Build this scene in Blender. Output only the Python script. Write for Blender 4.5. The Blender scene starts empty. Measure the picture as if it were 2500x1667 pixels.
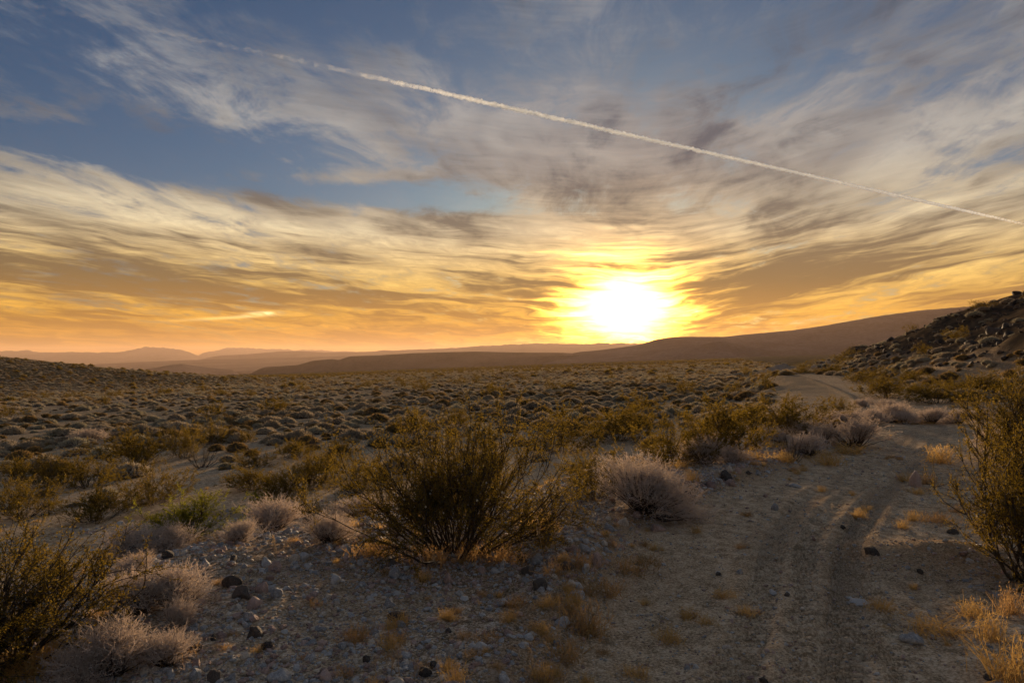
import bpy, math, random
import numpy as np
from mathutils import Vector

R = math.radians
scene = bpy.context.scene

# ------------------------------------------------------------------ camera
EYE = 1.65                       # eye height over the dirt road, metres
HORIZON_TILT = math.atan((870 - 833.5) / 1667.0)
cam_data = bpy.data.cameras.new("camera")
cam_data.sensor_width = 36.0
cam_data.lens = 24.0
cam_data.clip_start = 0.05
cam_data.clip_end = 60000.0
cam = bpy.data.objects.new("camera", cam_data)
cam.location = (0, 0, EYE)
cam.rotation_euler = (R(90) + HORIZON_TILT, 0, 0)
scene.collection.objects.link(cam)
scene.camera = cam

# ------------------------------------------------------------------ sun direction, exposure
SUN_EL, SUN_AZ = R(3.7), R(9.2)           # azimuth: clockwise from +Y
SUN_DIR = Vector((math.sin(SUN_AZ) * math.cos(SUN_EL), math.cos(SUN_AZ) * math.cos(SUN_EL), math.sin(SUN_EL)))
sun_data = bpy.data.lights.new("sun", 'SUN')
sun_data.energy = 5.0
sun_data.color = (1.0, 0.69, 0.40)
sun_data.angle = R(4.0)       # veiled by thin cloud
sun = bpy.data.objects.new("sun", sun_data)
sun.rotation_euler = (-SUN_DIR).to_track_quat('-Z', 'Y').to_euler()
scene.collection.objects.link(sun)

vs = scene.view_settings
vs.view_transform = 'Standard'
vs.look = 'None'
vs.exposure = 0.86
vs.gamma = 1.0
vs.use_curve_mapping = False


# ------------------------------------------------------------------ shader graph helper
class S:
    """A shader socket with arithmetic; `g` is the node tree."""
    def __init__(self, g, s):
        self.g, self.s = g, s

    def _m(self, op, *a, clamp=False):
        n = self.g.nodes.new('ShaderNodeMath')
        n.operation = op
        n.use_clamp = clamp
        for i, v in enumerate(a):
            if isinstance(v, S):
                self.g.links.new(v.s, n.inputs[i])
            else:
                n.inputs[i].default_value = float(v)
        return S(self.g, n.outputs[0])

    def __add__(self, o): return self._m('ADD', self, o)
    __radd__ = __add__
    def __sub__(self, o): return self._m('SUBTRACT', self, o)
    def __rsub__(self, o): return self._m('SUBTRACT', o, self)
    def __mul__(self, o): return self._m('MULTIPLY', self, o)
    __rmul__ = __mul__
    def __truediv__(self, o): return self._m('DIVIDE', self, o)
    def __neg__(self): return self._m('MULTIPLY', self, -1.0)
    def pow(self, e): return self._m('POWER', self, e)
    def max(self, o): return self._m('MAXIMUM', self, o)
    def min(self, o): return self._m('MINIMUM', self, o)
    def exp(self): return self._m('EXPONENT', self)
    def abs(self): return self._m('ABSOLUTE', self)
    def clamp(self): return self._m('ADD', self, 0.0, clamp=True)

    def step(self, a, b, lo=0.0, hi=1.0):
        n = self.g.nodes.new('ShaderNodeMapRange')
        n.interpolation_type = 'SMOOTHSTEP'
        self.g.links.new(self.s, n.inputs[0])
        for i, v in zip((1, 2, 3, 4), (a, b, lo, hi)):
            if isinstance(v, S):
                self.g.links.new(v.s, n.inputs[i])
            else:
                n.inputs[i].default_value = v
        return S(self.g, n.outputs[0])

    def ramp(self, stops):
        n = self.g.nodes.new('ShaderNodeValToRGB')
        cr = n.color_ramp
        while len(cr.elements) > 1:
            cr.elements.remove(cr.elements[-1])
        cr.elements[0].position = stops[0][0]
        cr.elements[0].color = (*stops[0][1], 1)
        for p, c in stops[1:]:
            e = cr.elements.new(p)
            e.color = (*c, 1)
        self.g.links.new(self.s, n.inputs[0])
        return S(self.g, n.outputs[0])


def const(g, v):
    n = g.nodes.new('ShaderNodeValue')
    n.outputs[0].default_value = v
    return S(g, n.outputs[0])


def rgb(g, c):
    n = g.nodes.new('ShaderNodeRGB')
    n.outputs[0].default_value = (*c, 1)
    return S(g, n.outputs[0])


def mixc(g, f, a, b, mode='MIX'):
    n = g.nodes.new('ShaderNodeMix')
    n.data_type = 'RGBA'
    n.blend_type = mode
    n.clamp_factor = True
    for k, v in ((0, f), (6, a), (7, b)):
        if isinstance(v, S):
            g.links.new(v.s, n.inputs[k])
        elif k == 0:
            n.inputs[k].default_value = v
        else:
            n.inputs[k].default_value = (*v, 1)
    return S(g, n.outputs[2])


def comb(g, x, y, z=0.0):
    n = g.nodes.new('ShaderNodeCombineXYZ')
    for i, v in enumerate((x, y, z)):
        if isinstance(v, S):
            g.links.new(v.s, n.inputs[i])
        else:
            n.inputs[i].default_value = v
    return S(g, n.outputs[0])


def sep(g, v):
    n = g.nodes.new('ShaderNodeSeparateXYZ')
    g.links.new(v.s, n.inputs[0])
    return [S(g, o) for o in n.outputs]


def noise(g, vec, scale=1.0, detail=4.0, rough=0.55, distort=0.0, lac=2.0, colour=False):
    n = g.nodes.new('ShaderNodeTexNoise')
    n.noise_dimensions = '3D'
    n.inputs['Scale'].default_value = scale
    n.inputs['Detail'].default_value = detail
    n.inputs['Roughness'].default_value = rough
    n.inputs['Lacunarity'].default_value = lac
    n.inputs['Distortion'].default_value = distort
    g.links.new(vec.s, n.inputs['Vector'])
    return S(g, n.outputs['Color' if colour else 'Fac'])


# ------------------------------------------------------------------ sky with clouds
def build_world():
    w = bpy.data.worlds.new("World")
    scene.world = w
    w.use_nodes = True
    g = w.node_tree
    g.nodes.clear()
    tc = g.nodes.new('ShaderNodeTexCoord')
    dvec = S(g, tc.outputs['Generated'])
    nrm = g.nodes.new('ShaderNodeVectorMath'); nrm.operation = 'NORMALIZE'
    g.links.new(dvec.s, nrm.inputs[0])
    d = S(g, nrm.outputs[0])
    x, y, z = sep(g, d)
    el = x._m('ARCSINE', z) * (180 / math.pi)          # degrees
    az = x._m('ARCTAN2', x, y) * (180 / math.pi)
    dt = g.nodes.new('ShaderNodeVectorMath'); dt.operation = 'DOT_PRODUCT'
    g.links.new(d.s, dt.inputs[0]); dt.inputs[1].default_value = SUN_DIR
    sa = x._m('ARCCOSINE', S(g, dt.outputs['Value']).min(0.999999)) * (180 / math.pi)   # degrees from the sun
    elp = el.max(0.0)

    # clear air: physical sky, sun disc off
    sky = g.nodes.new('ShaderNodeTexSky')
    sky.sky_type = 'NISHITA'
    sky.sun_disc = False
    sky.sun_elevation = SUN_EL
    sky.sun_rotation = SUN_AZ
    sky.altitude = 700
    sky.air_density = 1.0
    sky.dust_density = 1.6
    sky.ozone_density = 2.0
    skyc = S(g, sky.outputs[0])

    def bump(a0, e0, wa, we, tilt=0.0):
        """soft patch in azimuth / elevation (degrees), tilt in degrees of elevation per degree of azimuth"""
        u = (az - a0) / wa
        v = (el - e0 - (az - a0) * tilt) / we
        return (-(u * u + v * v)).exp()

    # cloud sheet coordinates: the direction projected on a high layer, wind roughly along the sun's azimuth
    k = z.max(0.0) + 0.075
    qx, qy = x / k, y / k
    wa = R(8.0)
    ca, sa_ = math.cos(wa), math.sin(wa)
    along = qx * sa_ + qy * ca
    across = qx * ca - qy * sa_
    wn = noise(g, comb(g, along * 0.9, across * 1.3, 3.1), 1.0, 2, 0.6, colour=True)
    w1, w2, w3 = sep(g, wn)
    a2 = along + (w1 - 0.5) * 0.9
    c2 = across + (w2 - 0.5) * 0.5

    big = noise(g, comb(g, a2 * 0.35, c2 * 0.9, 0.4), 1.0, 2, 0.55)             # banks
    streak = noise(g, comb(g, a2 * 1.3, c2 * 5.2, 1.7), 1.0, 6, 0.66)            # fibres
    puff = noise(g, comb(g, a2 * 3.4, c2 * 4.6, 5.2), 1.0, 7, 0.66)              # mottled cirrocumulus
    # low veils: long level streaks that sink a little towards the sun
    fall = (9.0 - az).max(0.0) * 0.07 + (az - 13.0).max(0.0) * 0.17
    v = el - fall
    lev = v * 0.80 + (w1 - 0.5) * 1.5 + (w3 - 0.5) * 0.9
    bands = noise(g, comb(g, az * 0.05, lev, 2.2), 1.0, 5, 0.62)
    fine = noise(g, comb(g, az * 0.16, lev * 3.1, 6.2), 1.0, 4, 0.65)
    shade = noise(g, comb(g, a2 * 0.8, c2 * 1.8, 7.7), 1.0, 3, 0.6)              # thick / thin
    return dict(g=g, d=d, el=el, elp=elp, az=az, sa=sa, sky=skyc, bump=bump, big=big, streak=streak, puff=puff,
                shade=shade, bands=bands, fine=fine, w=w)
def finish_world(q):
    g, el, elp, az, sa = q['g'], q['el'], q['elp'], q['az'], q['sa']
    bump, big, streak, puff, shade, bands, fine = (q[k] for k in ('bump', 'big', 'streak', 'puff', 'shade', 'bands', 'fine'))
    sunside = (-(sa / 38.0)).exp()                       # 1 at the sun, fading round the sky

    clear = mixc(g, 1.0, q['sky'], (SKY_K * 0.46, SKY_K * 0.77, SKY_K * 1.08), 'MULTIPLY')

    # ---- where the clouds lie
    edge = el + az * 0.05 + (streak - 0.5) * 2.4
    deck = edge.step(12.6, 10.8)           # long bank low in the west, its upper edge sloping to the sun
    low = el.step(13.0, 7.0)
    cover = (big - 0.5) * 1.0 + (streak - 0.5) * 1.0 + (puff - 0.5) * 1.3 + 0.48
    cover = cover + deck * 0.34 + (bands - 0.5) * low * 0.7
    cover = cover - bump(-32, 15.0, 20, 2.3, -0.05) * 0.44 - bump(-8, 12.9, 12, 1.3, -0.06) * 0.36
    cover = cover - bump(-20, 27.0, 14, 3.2, 0.05) * 0.34 - bump(3, 27.5, 12, 4.0, 0.0) * 0.14 - bump(-38, 20, 7, 2.5, 0.0) * 0.14
    cover = cover + bump(5, 16, 16, 4.5, 0.0) * 0.18 + bump(26, 14, 18, 7.0) * 0.20 - bump(32, 25, 12, 5) * 0.12
    cover = cover + bump(-12, 20, 11, 4, -0.15) * 0.12 + bump(16, 24, 12, 5, 0.3) * 0.10
    cover = cover + bump(-34.6, 16.2, 4.5, 0.7, 0.03) * 0.50 + bump(-27.5, 20.7, 4, 1.3, -0.1) * 0.22 + bump(-14, 14.3, 9, 0.65, 0.06) * 0.46
    cover = cover + az.step(-8.0, 6.0) * 0.14
    alpha = cover.step(0.32, 0.86)

    # ---- how they are lit
    lit = (elp / 30.0).min(1.0).ramp([
        (0.00, (0.82, 0.35, 0.02)), (0.10, (0.90, 0.48, 0.045)), (0.20, (0.88, 0.60, 0.19)),
        (0.34, (0.76, 0.65, 0.44)), (0.50, (0.46, 0.45, 0.42)), (0.72, (0.34, 0.36, 0.39)), (1.0, (0.46, 0.46, 0.47))])  # last stop brightened: clouds above the view throw more light on the ground
    dark = (elp / 30.0).min(1.0).ramp([
        (0.00, (0.46, 0.19, 0.02)), (0.10, (0.32, 0.17, 0.03)), (0.20, (0.17, 0.135, 0.07)),
        (0.36, (0.18, 0.165, 0.135)), (0.55, (0.115, 0.125, 0.15)), (0.8, (0.09, 0.12, 0.17)), (1.0, (0.10, 0.135, 0.185))])
    thick = 0.5 + (shade - 0.5) * 0.9 + (puff - 0.5) * 0.6 + (streak - 0.5) * (0.5 - low * 0.2) + (bands - 0.5) * (0.15 + low * 1.3) + (fine - 0.5) * (0.15 + low * 0.9)
    thick = thick + bump(9, 14.0, 10, 1.4) * 0.16 + bump(22, 6.2, 10, 1.4, 0.19) * 0.24 + bump(-34, 5.6, 16, 1.3, -0.07) * 0.26
    thick = thick + bump(-14, 4.6, 12, 0.7, -0.04) * 0.16 + bump(16, 21, 8, 3, 0.5) * 0.04 + bump(26, 25, 8, 3, 0.6) * 0.14
    thick = thick + bump(13, 9.5, 8, 1.4) * 0.12
    thick = thick - bump(-20, 10.0, 20, 1.3, -0.05) * 0.26 - bump(5, 8.6, 6, 1.8) * 0.16 - bump(36, 14.5, 7, 3) * 0.12
    lit = mixc(g, 1.0, lit, (puff * 0.6 + streak * 0.4).step(0.38, 0.66).ramp([(0.0, (0.70, 0.71, 0.74)), (1.0, (1.30, 1.27, 1.20))]), 'MULTIPLY')
    cloud = mixc(g, thick.step(0.26, 0.76), lit, dark)
    col = mixc(g, alpha, clear, cloud)

    # ---- dusty air low over the horizon
    dusty = mixc(g, sunside, (0.66, 0.25, 0.012), (1.0, 0.38, 0.006))
    col = mixc(g, (-(elp / 3.4)).exp() * 0.85, col, mixc(g, thick.step(0.3, 0.75) * 0.5, dusty, (0.38, 0.16, 0.02)))

    # ---- glow of the veiled sun: bright through thin cloud, broken by thick
    veil = 1.3 - thick.step(0.32, 0.75) * 1.05
    s2 = sa * (1.0 + (fine - 0.5) * 0.7 + (bands - 0.5) * 0.5)
    ex, ey = (az - 9.4) / 1.5, el - 4.0
    se = (ex * ex + ey * ey).pow(0.5) * (1.0 + (fine - 0.5) * 0.7 + (bands - 0.5) * 0.6 + (thick - 0.5) * 0.4)
    core = (-((se / 2.45).pow(2.6))).exp() * 34.0
    halo = (-(s2 / 2.6)).exp() * 2.0 * veil + (-(sa / 9.0)).exp() * 0.24 * veil
    glow = core + halo
    gl = mixc(g, 1.0, comb(g, glow, glow, glow), (1.0, 0.46, 0.06), 'MULTIPLY')
    col = mixc(g, 1.0, col, gl, 'ADD')

    # ---- small bright patch where ice crystals catch the sun
    dog = bump(-20.3, 3.35, 1.1, 0.14, 0.10) * fine.step(0.3, 0.6) * 2.0 + bump(-22.5, 3.0, 3.2, 0.12, 0.08) * 0.5
    dg = mixc(g, 1.0, comb(g, dog, dog, dog), (1.0, 0.78, 0.36), 'MULTIPLY')
    col = mixc(g, 1.0, col, dg, 'ADD')

    bg = g.nodes.new('ShaderNodeBackground')
    g.links.new(col.s, bg.inputs[0])
    bg.inputs[1].default_value = 0.52
    out = g.nodes.new('ShaderNodeOutputWorld')
    g.links.new(bg.outputs[0], out.inputs[0])
    q['w'].cycles.sampling_method = 'MANUAL'
    q['w'].cycles.sample_map_resolution = 1024


SKY_K = 0.095
finish_world(build_world())


# ------------------------------------------------------------------ render settings that shape the look
scene.cycles.use_adaptive_sampling = True
scene.cycles.adaptive_threshold = 0.015
scene.cycles.adaptive_min_samples = 12
scene.cycles.use_denoising = True
scene.cycles.max_bounces = 5
scene.cycles.diffuse_bounces = 2
scene.cycles.glossy_bounces = 1
scene.cycles.transmission_bounces = 3
scene.cycles.transparent_max_bounces = 6
scene.cycles.volume_bounces = 0
scene.cycles.sample_clamp_indirect = 4.0

rng = np.random.default_rng(20)


# ------------------------------------------------------------------ numeric helpers
def _hash(ix, iy, seed):
    n = (ix.astype(np.int64) * 374761393 + iy.astype(np.int64) * 668265263 + seed * 1442695041) & 0xffffffff
    n = ((n ^ (n >> 13)) * 1274126177) & 0xffffffff
    n = n ^ (n >> 16)
    return (n & 0xffffff) / float(0x1000000)


def vnoise(x, y, seed=0):
    x = np.asarray(x, float); y = np.asarray(y, float)
    ix, iy = np.floor(x), np.floor(y)
    fx, fy = x - ix, y - iy
    fx = fx * fx * (3 - 2 * fx); fy = fy * fy * (3 - 2 * fy)
    ix = ix.astype(np.int64); iy = iy.astype(np.int64)
    a, b = _hash(ix, iy, seed), _hash(ix + 1, iy, seed)
    c, d = _hash(ix, iy + 1, seed), _hash(ix + 1, iy + 1, seed)
    return (a + (b - a) * fx) * (1 - fy) + (c + (d - c) * fx) * fy


def fbm(x, y, octaves=4, seed=0, gain=0.5):
    s, amp, tot = 0.0, 1.0, 0.0
    for o in range(octaves):
        s = s + amp * vnoise(np.asarray(x) * 2.0 ** o + 17.3 * o, np.asarray(y) * 2.0 ** o - 9.1 * o, seed + o)
        tot += amp
        amp *= gain
    return s / tot - 0.5


def sst(x, a, b):
    t = np.clip((np.asarray(x, float) - a) / (b - a), 0, 1)
    return t * t * (3 - 2 * t)


def mesh_from(name, verts, faces_list, mats, smooth=False):
    """faces_list: arrays (n,3) or (n,4); mats: one material, or one per array"""
    me = bpy.data.meshes.new(name)
    verts = np.asarray(verts, np.float32)
    me.vertices.add(len(verts))
    me.vertices.foreach_set("co", verts.ravel())
    loops = np.concatenate([np.asarray(f, np.int32).ravel() for f in faces_list])
    sizes = np.concatenate([np.full(len(f), np.asarray(f).shape[1], np.int32) for f in faces_list])
    me.loops.add(len(loops))
    me.loops.foreach_set("vertex_index", loops)
    me.polygons.add(len(sizes))
    me.polygons.foreach_set("loop_start", np.concatenate([[0], np.cumsum(sizes)[:-1]]).astype(np.int32))
    if isinstance(mats, (list, tuple)):
        for m in mats:
            me.materials.append(m)
        me.polygons.foreach_set("material_index", np.concatenate(
            [np.full(len(f), i, np.int32) for i, f in enumerate(faces_list)]))
    else:
        me.materials.append(mats)
    me.polygons.foreach_set("use_smooth", np.full(len(sizes), smooth, bool))
    me.update(calc_edges=True)
    return me


def link(name, data, parent=None, loc=None, rz=0.0, scale=None):
    o = bpy.data.objects.new(name, data)
    scene.collection.objects.link(o)
    if parent is not None:
        o.parent = parent
    if loc is not None:
        o.location = loc
    if rz:
        o.rotation_euler = (0, 0, rz)
    if scale is not None:
        o.scale = scale if hasattr(scale, '__len__') else (scale,) * 3
    return o


def tag(o, label=None, cat=None, group=None, kind=None):
    if label: o["label"] = label
    if cat: o["category"] = cat
    if group: o["group"] = group
    if kind: o["kind"] = kind
    return o


# ------------------------------------------------------------------ lie of the land (metres; camera over the origin, looking along +Y)
ROAD_Y = np.array([-30, -5, 0, 1.5, 3.45, 6.4, 8.3, 9.5, 10.6, 12, 16, 21, 28, 37, 46, 60, 80, 120])
ROAD_X = np.array([-9, -1.3, 0.2, 0.6, 1.25, 2.6, 3.95, 4.95, 5.75, 6.7, 9.7, 12.4, 15.4, 18.8, 22.0, 26.5, 31, 38])
_ry = np.linspace(-30, 120, 1501)
_rx = np.interp(_ry, ROAD_Y, ROAD_X)
_k = np.exp(-np.linspace(-2.5, 2.5, 41) ** 2); _k /= _k.sum()
_rx = np.convolve(np.pad(_rx, 20, mode='edge'), _k, 'valid')
_rs = np.concatenate([[0], np.cumsum(np.hypot(np.diff(_rx), np.diff(_ry)))])
_rc = 1 / np.sqrt(1 + np.gradient(_rx, _ry) ** 2)
EDGE_X = np.array([-60, -12, -6, -4, -2.8, -1.57, 0, 2.06, 3.9, 6.3, 9, 13, 17, 22, 40, 90])
EDGE_Y = np.array([-40, -3, 1.0, 3.4, 5.6, 6.7, 7.8, 10.0, 13, 16.2, 21, 30, 40, 55, 100, 200])


def road_st(x, y):
    """distance along the road, signed distance across it, half width"""
    xc, s, c = np.interp(y, _ry, _rx), np.interp(y, _ry, _rs), np.interp(y, _ry, _rc)
    return s, (x - xc) * c, np.interp(y, [0, 3.5, 6.4, 8.3, 11, 20, 50], [1.05, 1.05, 1.35, 1.25, 1.15, 1.2, 1.2])


def hill_p(x, y):
    """how far into the rocky hill (perpendicular to its foot)"""
    return (x - 18.5) * 0.955 - (y - 20) * 0.296 + fbm(x * 0.08, y * 0.08, 3, 31) * 4.0


def hz(x, y, micro=True):
    x = np.asarray(x, float); y = np.asarray(y, float)
    xs = 900 * np.tanh(x / 900); ys = np.where(y > 0, 760 * np.tanh(y / 760), y * 0.3)
    z = -1.05 + 0.035 * xs - 0.0126 * ys
    r = np.hypot(x, y)
    z = z + fbm(x * 0.02, y * 0.02, 4, 3) * 0.9 * sst(r, 20, 120) + fbm(x * 0.15, y * 0.15, 3, 5) * 0.14
    z = z - 44 * sst(r, 800, 1900) * sst(x / (r + 1), 0.25, -0.1) - 16 * sst(r, 800, 1900)
    # bench that carries the road
    ye = np.interp(x, EDGE_X, EDGE_Y)
    sl = np.interp(x, EDGE_X, np.gradient(EDGE_Y, EDGE_X))
    db = (y - ye) / np.sqrt(1 + sl * sl) + fbm(x * 0.5, y * 0.5, 3, 8) * 1.3
    bench = sst(db, 4.2, 0.0) * sst(y, 125, 55) * sst(r, 190, 110)
    zb = fbm(x * 0.35, y * 0.35, 3, 11) * 0.14 + fbm(x * 1.3, y * 1.3, 3, 12) * 0.035
    s, t, hw = road_st(x, y)
    near = sst(r, 120, 70)
    onroad = sst(np.abs(t), hw + 0.35, hw - 0.25) * near
    zr = fbm(x * 0.3, y * 0.3, 2, 14) * 0.10 - 0.05
    zb = zb * (1 - onroad) + zr * onroad
    # verge heaped a little along the road's left side
    zb = zb + 0.05 * np.exp(-((t + hw + 0.25) / 0.22) ** 2) * near
    z = z * (1 - bench) + zb * bench
    # right hand slope: rocky hill
    p = hill_p(x, y)
    hill = 14.0 * (1 - np.exp(-np.maximum(p, 0) / 19.0)) * sst(y, 128, 62) * sst(y, -40, 10) * sst(x, 260, 120)
    z = z + hill * (1 + fbm(x * 0.12, y * 0.12, 3, 33) * 0.35) + sst(p, 0, 5) * (hill > 0.05) * (fbm(x * 0.6, y * 0.6, 3, 35) * 0.7)
    # bare spoil bank at the foot of the hill
    bk = 1.7 * np.exp(-((x - 36.5) / 4.5) ** 2 - ((y - 92 - (x - 36) * 0.2) / 3.0) ** 2) + 1.3 * np.exp(-((x - 42) / 4) ** 2 - ((y - 88) / 3) ** 2) + 0.7 * np.exp(-((x - 31) / 3) ** 2 - ((y - 93) / 3) ** 2)
    z = z + 0.5 * bk * (1 + 2.0 * fbm(x * 0.5, y * 0.5, 4, 37))
    # long low rise on the far left
    z = z + 12.5 * sst(x, -62, -195) * np.exp(-((y - 205) / 75) ** 2) * (1 + fbm(x * 0.03, y * 0.03, 3, 41) * 0.25)
    # low mound by the road's right side
    z = z + 0.15 * np.exp(-((x - 3.55) / 0.55) ** 2 - ((y - 5.7) / 0.38) ** 2)
    if micro:
        m = sst(r, 16, 9)
        z = z + m * fbm(x * 7, y * 7, 4, 21, 0.65) * 0.036 * (1 - 0.4 * onroad)
        tread = 0.0
        for off, wd, dep, lug, ph in ((0.40, 0.14, 0.030, 0.042, 0.0), (0.12, 0.10, 0.008, 0.034, 0.4), (-0.20, 0.14, 0.022, 0.022, 0.2), (0.62, 0.10, 0.004, 0.024, 0.7)):
            tt = t - off - 0.06 * np.sin(s * 0.7 + ph * 5)
            wv = sst(np.abs(tt), wd, wd * 0.65)
            chev = np.sin((s + 0.35 * np.abs(tt) + 0.03 * fbm(x * 9, y * 9, 2, 51)) * 2 * math.pi / 0.078 + ph * 6)
            fade = 0.35 + 0.65 * sst(fbm(s * 0.5, t * 2.0, 3, 61 + int(ph * 10)), -0.25, 0.15)
            tread = tread - dep * wv * fade + 0.7 * dep * np.exp(-((np.abs(tt) - wd - 0.05) / 0.05) ** 2) * fade \
                + lug * wv * chev * fade * sst(r, 11, 5)
        z = z + tread * sst(r, 22, 9) * sst(y, 0.2, 1.0)
    return z


SIN_T, COS_T = math.sin(HORIZON_TILT), math.cos(HORIZON_TILT)


def sight(px, py):
    """direction of a point of the 2500 x 1667 photograph"""
    cx, cy = (px - 1250) / 1667.0, (833.5 - py) / 1667.0
    return np.array([cx, COS_T - cy * SIN_T, cy * COS_T + SIN_T])


_T = 1.2 * 1.006 ** np.arange(1200)


def at(px, py):
    """the spot on the ground seen at that point"""
    d = sight(px, py)
    gx, gy = d[0] * _T, d[1] * _T
    h = EYE + d[2] * _T - hz(gx, gy, False)
    i = np.nonzero(h < 0)[0]
    i = i[0] if len(i) else len(_T) - 1
    f = h[i - 1] / (h[i - 1] - h[i]) if i else 0
    t = _T[i - 1] + (_T[i] - _T[i - 1]) * f
    x, y = d[0] * t, d[1] * t
    return float(x), float(y), float(hz(x, y))


def scale_at(y):
    return y / 1667.0        # metres per photograph pixel at depth y


# ------------------------------------------------------------------ materials
def new_mat(name):
    m = bpy.data.materials.new(name)
    m.use_nodes = True
    g = m.node_tree
    g.nodes.clear()
    out = g.nodes.new('ShaderNodeOutputMaterial')
    return m, g, out


def attr(g, name):
    n = g.nodes.new('ShaderNodeAttribute')
    n.attribute_name = name
    return S(g, n.outputs['Fac'])


def principled(g, out, col, rough=0.9, spec=0.2, bump=None, strength=0.5, dist=0.02):
    b = g.nodes.new('ShaderNodeBsdfPrincipled')
    b.inputs['Roughness'].default_value = rough
    b.inputs['Specular IOR Level'].default_value = spec
    if isinstance(col, S):
        g.links.new(col.s, b.inputs['Base Color'])
    else:
        b.inputs['Base Color'].default_value = (*col, 1)
    if bump is not None:
        n = g.nodes.new('ShaderNodeBump')
        n.inputs['Strength'].default_value = strength
        n.inputs['Distance'].default_value = dist
        g.links.new(bump.s, n.inputs['Height'])
        g.links.new(n.outputs[0], b.inputs['Normal'])
    g.links.new(b.outputs[0], out.inputs[0])
    return b


def ground_material():
    m, g, out = new_mat("desert_floor")
    tc = g.nodes.new('ShaderNodeTexCoord')
    P = S(g, tc.outputs['Object'])
    road, rock, far, berm, litter = (attr(g, k) for k in ('road', 'rock', 'far', 'berm', 'litter'))
    n1 = noise(g, P, 0.7, 5, 0.6)
    n2 = noise(g, P, 9.0, 6, 0.65)
    n3 = noise(g, P, 60.0, 4, 0.7)
    sand = n1.ramp([(0.3, (0.40, 0.285, 0.17)), (0.5, (0.52, 0.38, 0.235)), (0.7, (0.60, 0.45, 0.29))])
    grit = (n2 * 0.5 + n3 * 0.5).ramp([(0.40, (0.085, 0.066, 0.046)), (0.47, (0.31, 0.23, 0.15)), (0.53, (0.52, 0.40, 0.27)), (0.60, (0.70, 0.60, 0.47))])
    base = mixc(g, 0.7, sand, grit)
    roadc = mixc(g, (n2 * 0.4 + n3 * 0.6).step(0.40, 0.60), (0.23, 0.165, 0.10), (0.60, 0.46, 0.31))
    base = mixc(g, road * 0.6, base, roadc)
    base = mixc(g, attr(g, 'rut') * n2.step(0.25, 0.55) * 0.5, base, (0.15, 0.11, 0.08))
    gz = attr(g, 'stony')
    base = mixc(g, gz * 0.8, base, (n2 * 0.45 + n3 * 0.55).ramp([(0.42, (0.025, 0.02, 0.016)), (0.48, (0.16, 0.122, 0.09)), (0.53, (0.36, 0.285, 0.21)), (0.59, (0.66, 0.60, 0.53))]))
    # brown dust, plant litter and the browner mound
    base = mixc(g, litter * n2.step(0.35, 0.6) * 0.8, base, (0.21, 0.125, 0.06))
    # distance: ground between countless shrubs
    v1 = noise(g, P, 0.06, 6, 0.65)
    v2 = noise(g, P, 0.45, 5, 0.7)
    veg = mixc(g, v2.step(0.42, 0.6), (0.075, 0.064, 0.038), (0.19, 0.16, 0.115))
    veg = mixc(g, v1.step(0.35, 0.65) * 0.7, veg, (0.075, 0.060, 0.022))
    base = mixc(g, far, base, veg)
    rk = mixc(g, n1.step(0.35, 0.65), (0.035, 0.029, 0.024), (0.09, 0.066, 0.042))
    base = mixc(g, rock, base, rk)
    base = mixc(g, berm * n1.step(0.3, 0.6), base, (0.25, 0.21, 0.175))
    base = mixc(g, 0.35, base, mixc(g, n3.step(0.3, 0.7), (0.35, 0.35, 0.35), (0.75, 0.72, 0.7)), 'SOFT_LIGHT')
    near = 1.0 - far
    h = n3 * 0.0035 * near + n2 * 0.014 * near + v2 * far * 0.35
    principled(g, out, base, 1.0, 0.0, h, 1.0, 1.0)
    return m


def hill_material(name, low, high, sc):
    m, g, out = new_mat(name)
    tc = g.nodes.new('ShaderNodeTexCoord')
    P = S(g, tc.outputs['Object'])
    n1 = noise(g, P, sc, 6, 0.62)
    n2 = noise(g, P, sc * 9, 5, 0.7)
    n3 = noise(g, P, 0.16, 3, 0.7)
    c = mixc(g, (n1 * 0.6 + n2 * 0.4).step(0.36, 0.62), low, high)
    c = mixc(g, n3.step(0.45, 0.62) * 0.6, c, (0.06, 0.05, 0.03))
    principled(g, out, c, 1.0, 0.0, n1 * (0.2 / sc) + n2 * (0.03 / sc), 0.6, 1.0)
    return m


def leaf_material(name, a, b, trans, tmix, dark=0.5, rand=0.5):
    """thin foliage: matt reflection plus light coming through"""
    m, g, out = new_mat(name)
    geo = g.nodes.new('ShaderNodeNewGeometry')
    isl = S(g, geo.outputs['Random Per Island'])
    oi = g.nodes.new('ShaderNodeObjectInfo')
    rnd = S(g, oi.outputs['Random'])
    c = mixc(g, isl, a, b)
    c = mixc(g, rnd * rand, c, tuple(v * dark for v in a))
    dn = g.nodes.new('ShaderNodeBsdfDiffuse')
    g.links.new(c.s, dn.inputs[0])
    tn = g.nodes.new('ShaderNodeBsdfTranslucent')
    tcol = mixc(g, isl, trans, tuple(v * 0.6 for v in trans))
    g.links.new(tcol.s, tn.inputs[0])
    mx = g.nodes.new('ShaderNodeMixShader')
    mx.inputs[0].default_value = tmix
    g.links.new(dn.outputs[0], mx.inputs[1])
    g.links.new(tn.outputs[0], mx.inputs[2])
    g.links.new(mx.outputs[0], out.inputs[0])
    return m


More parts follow.
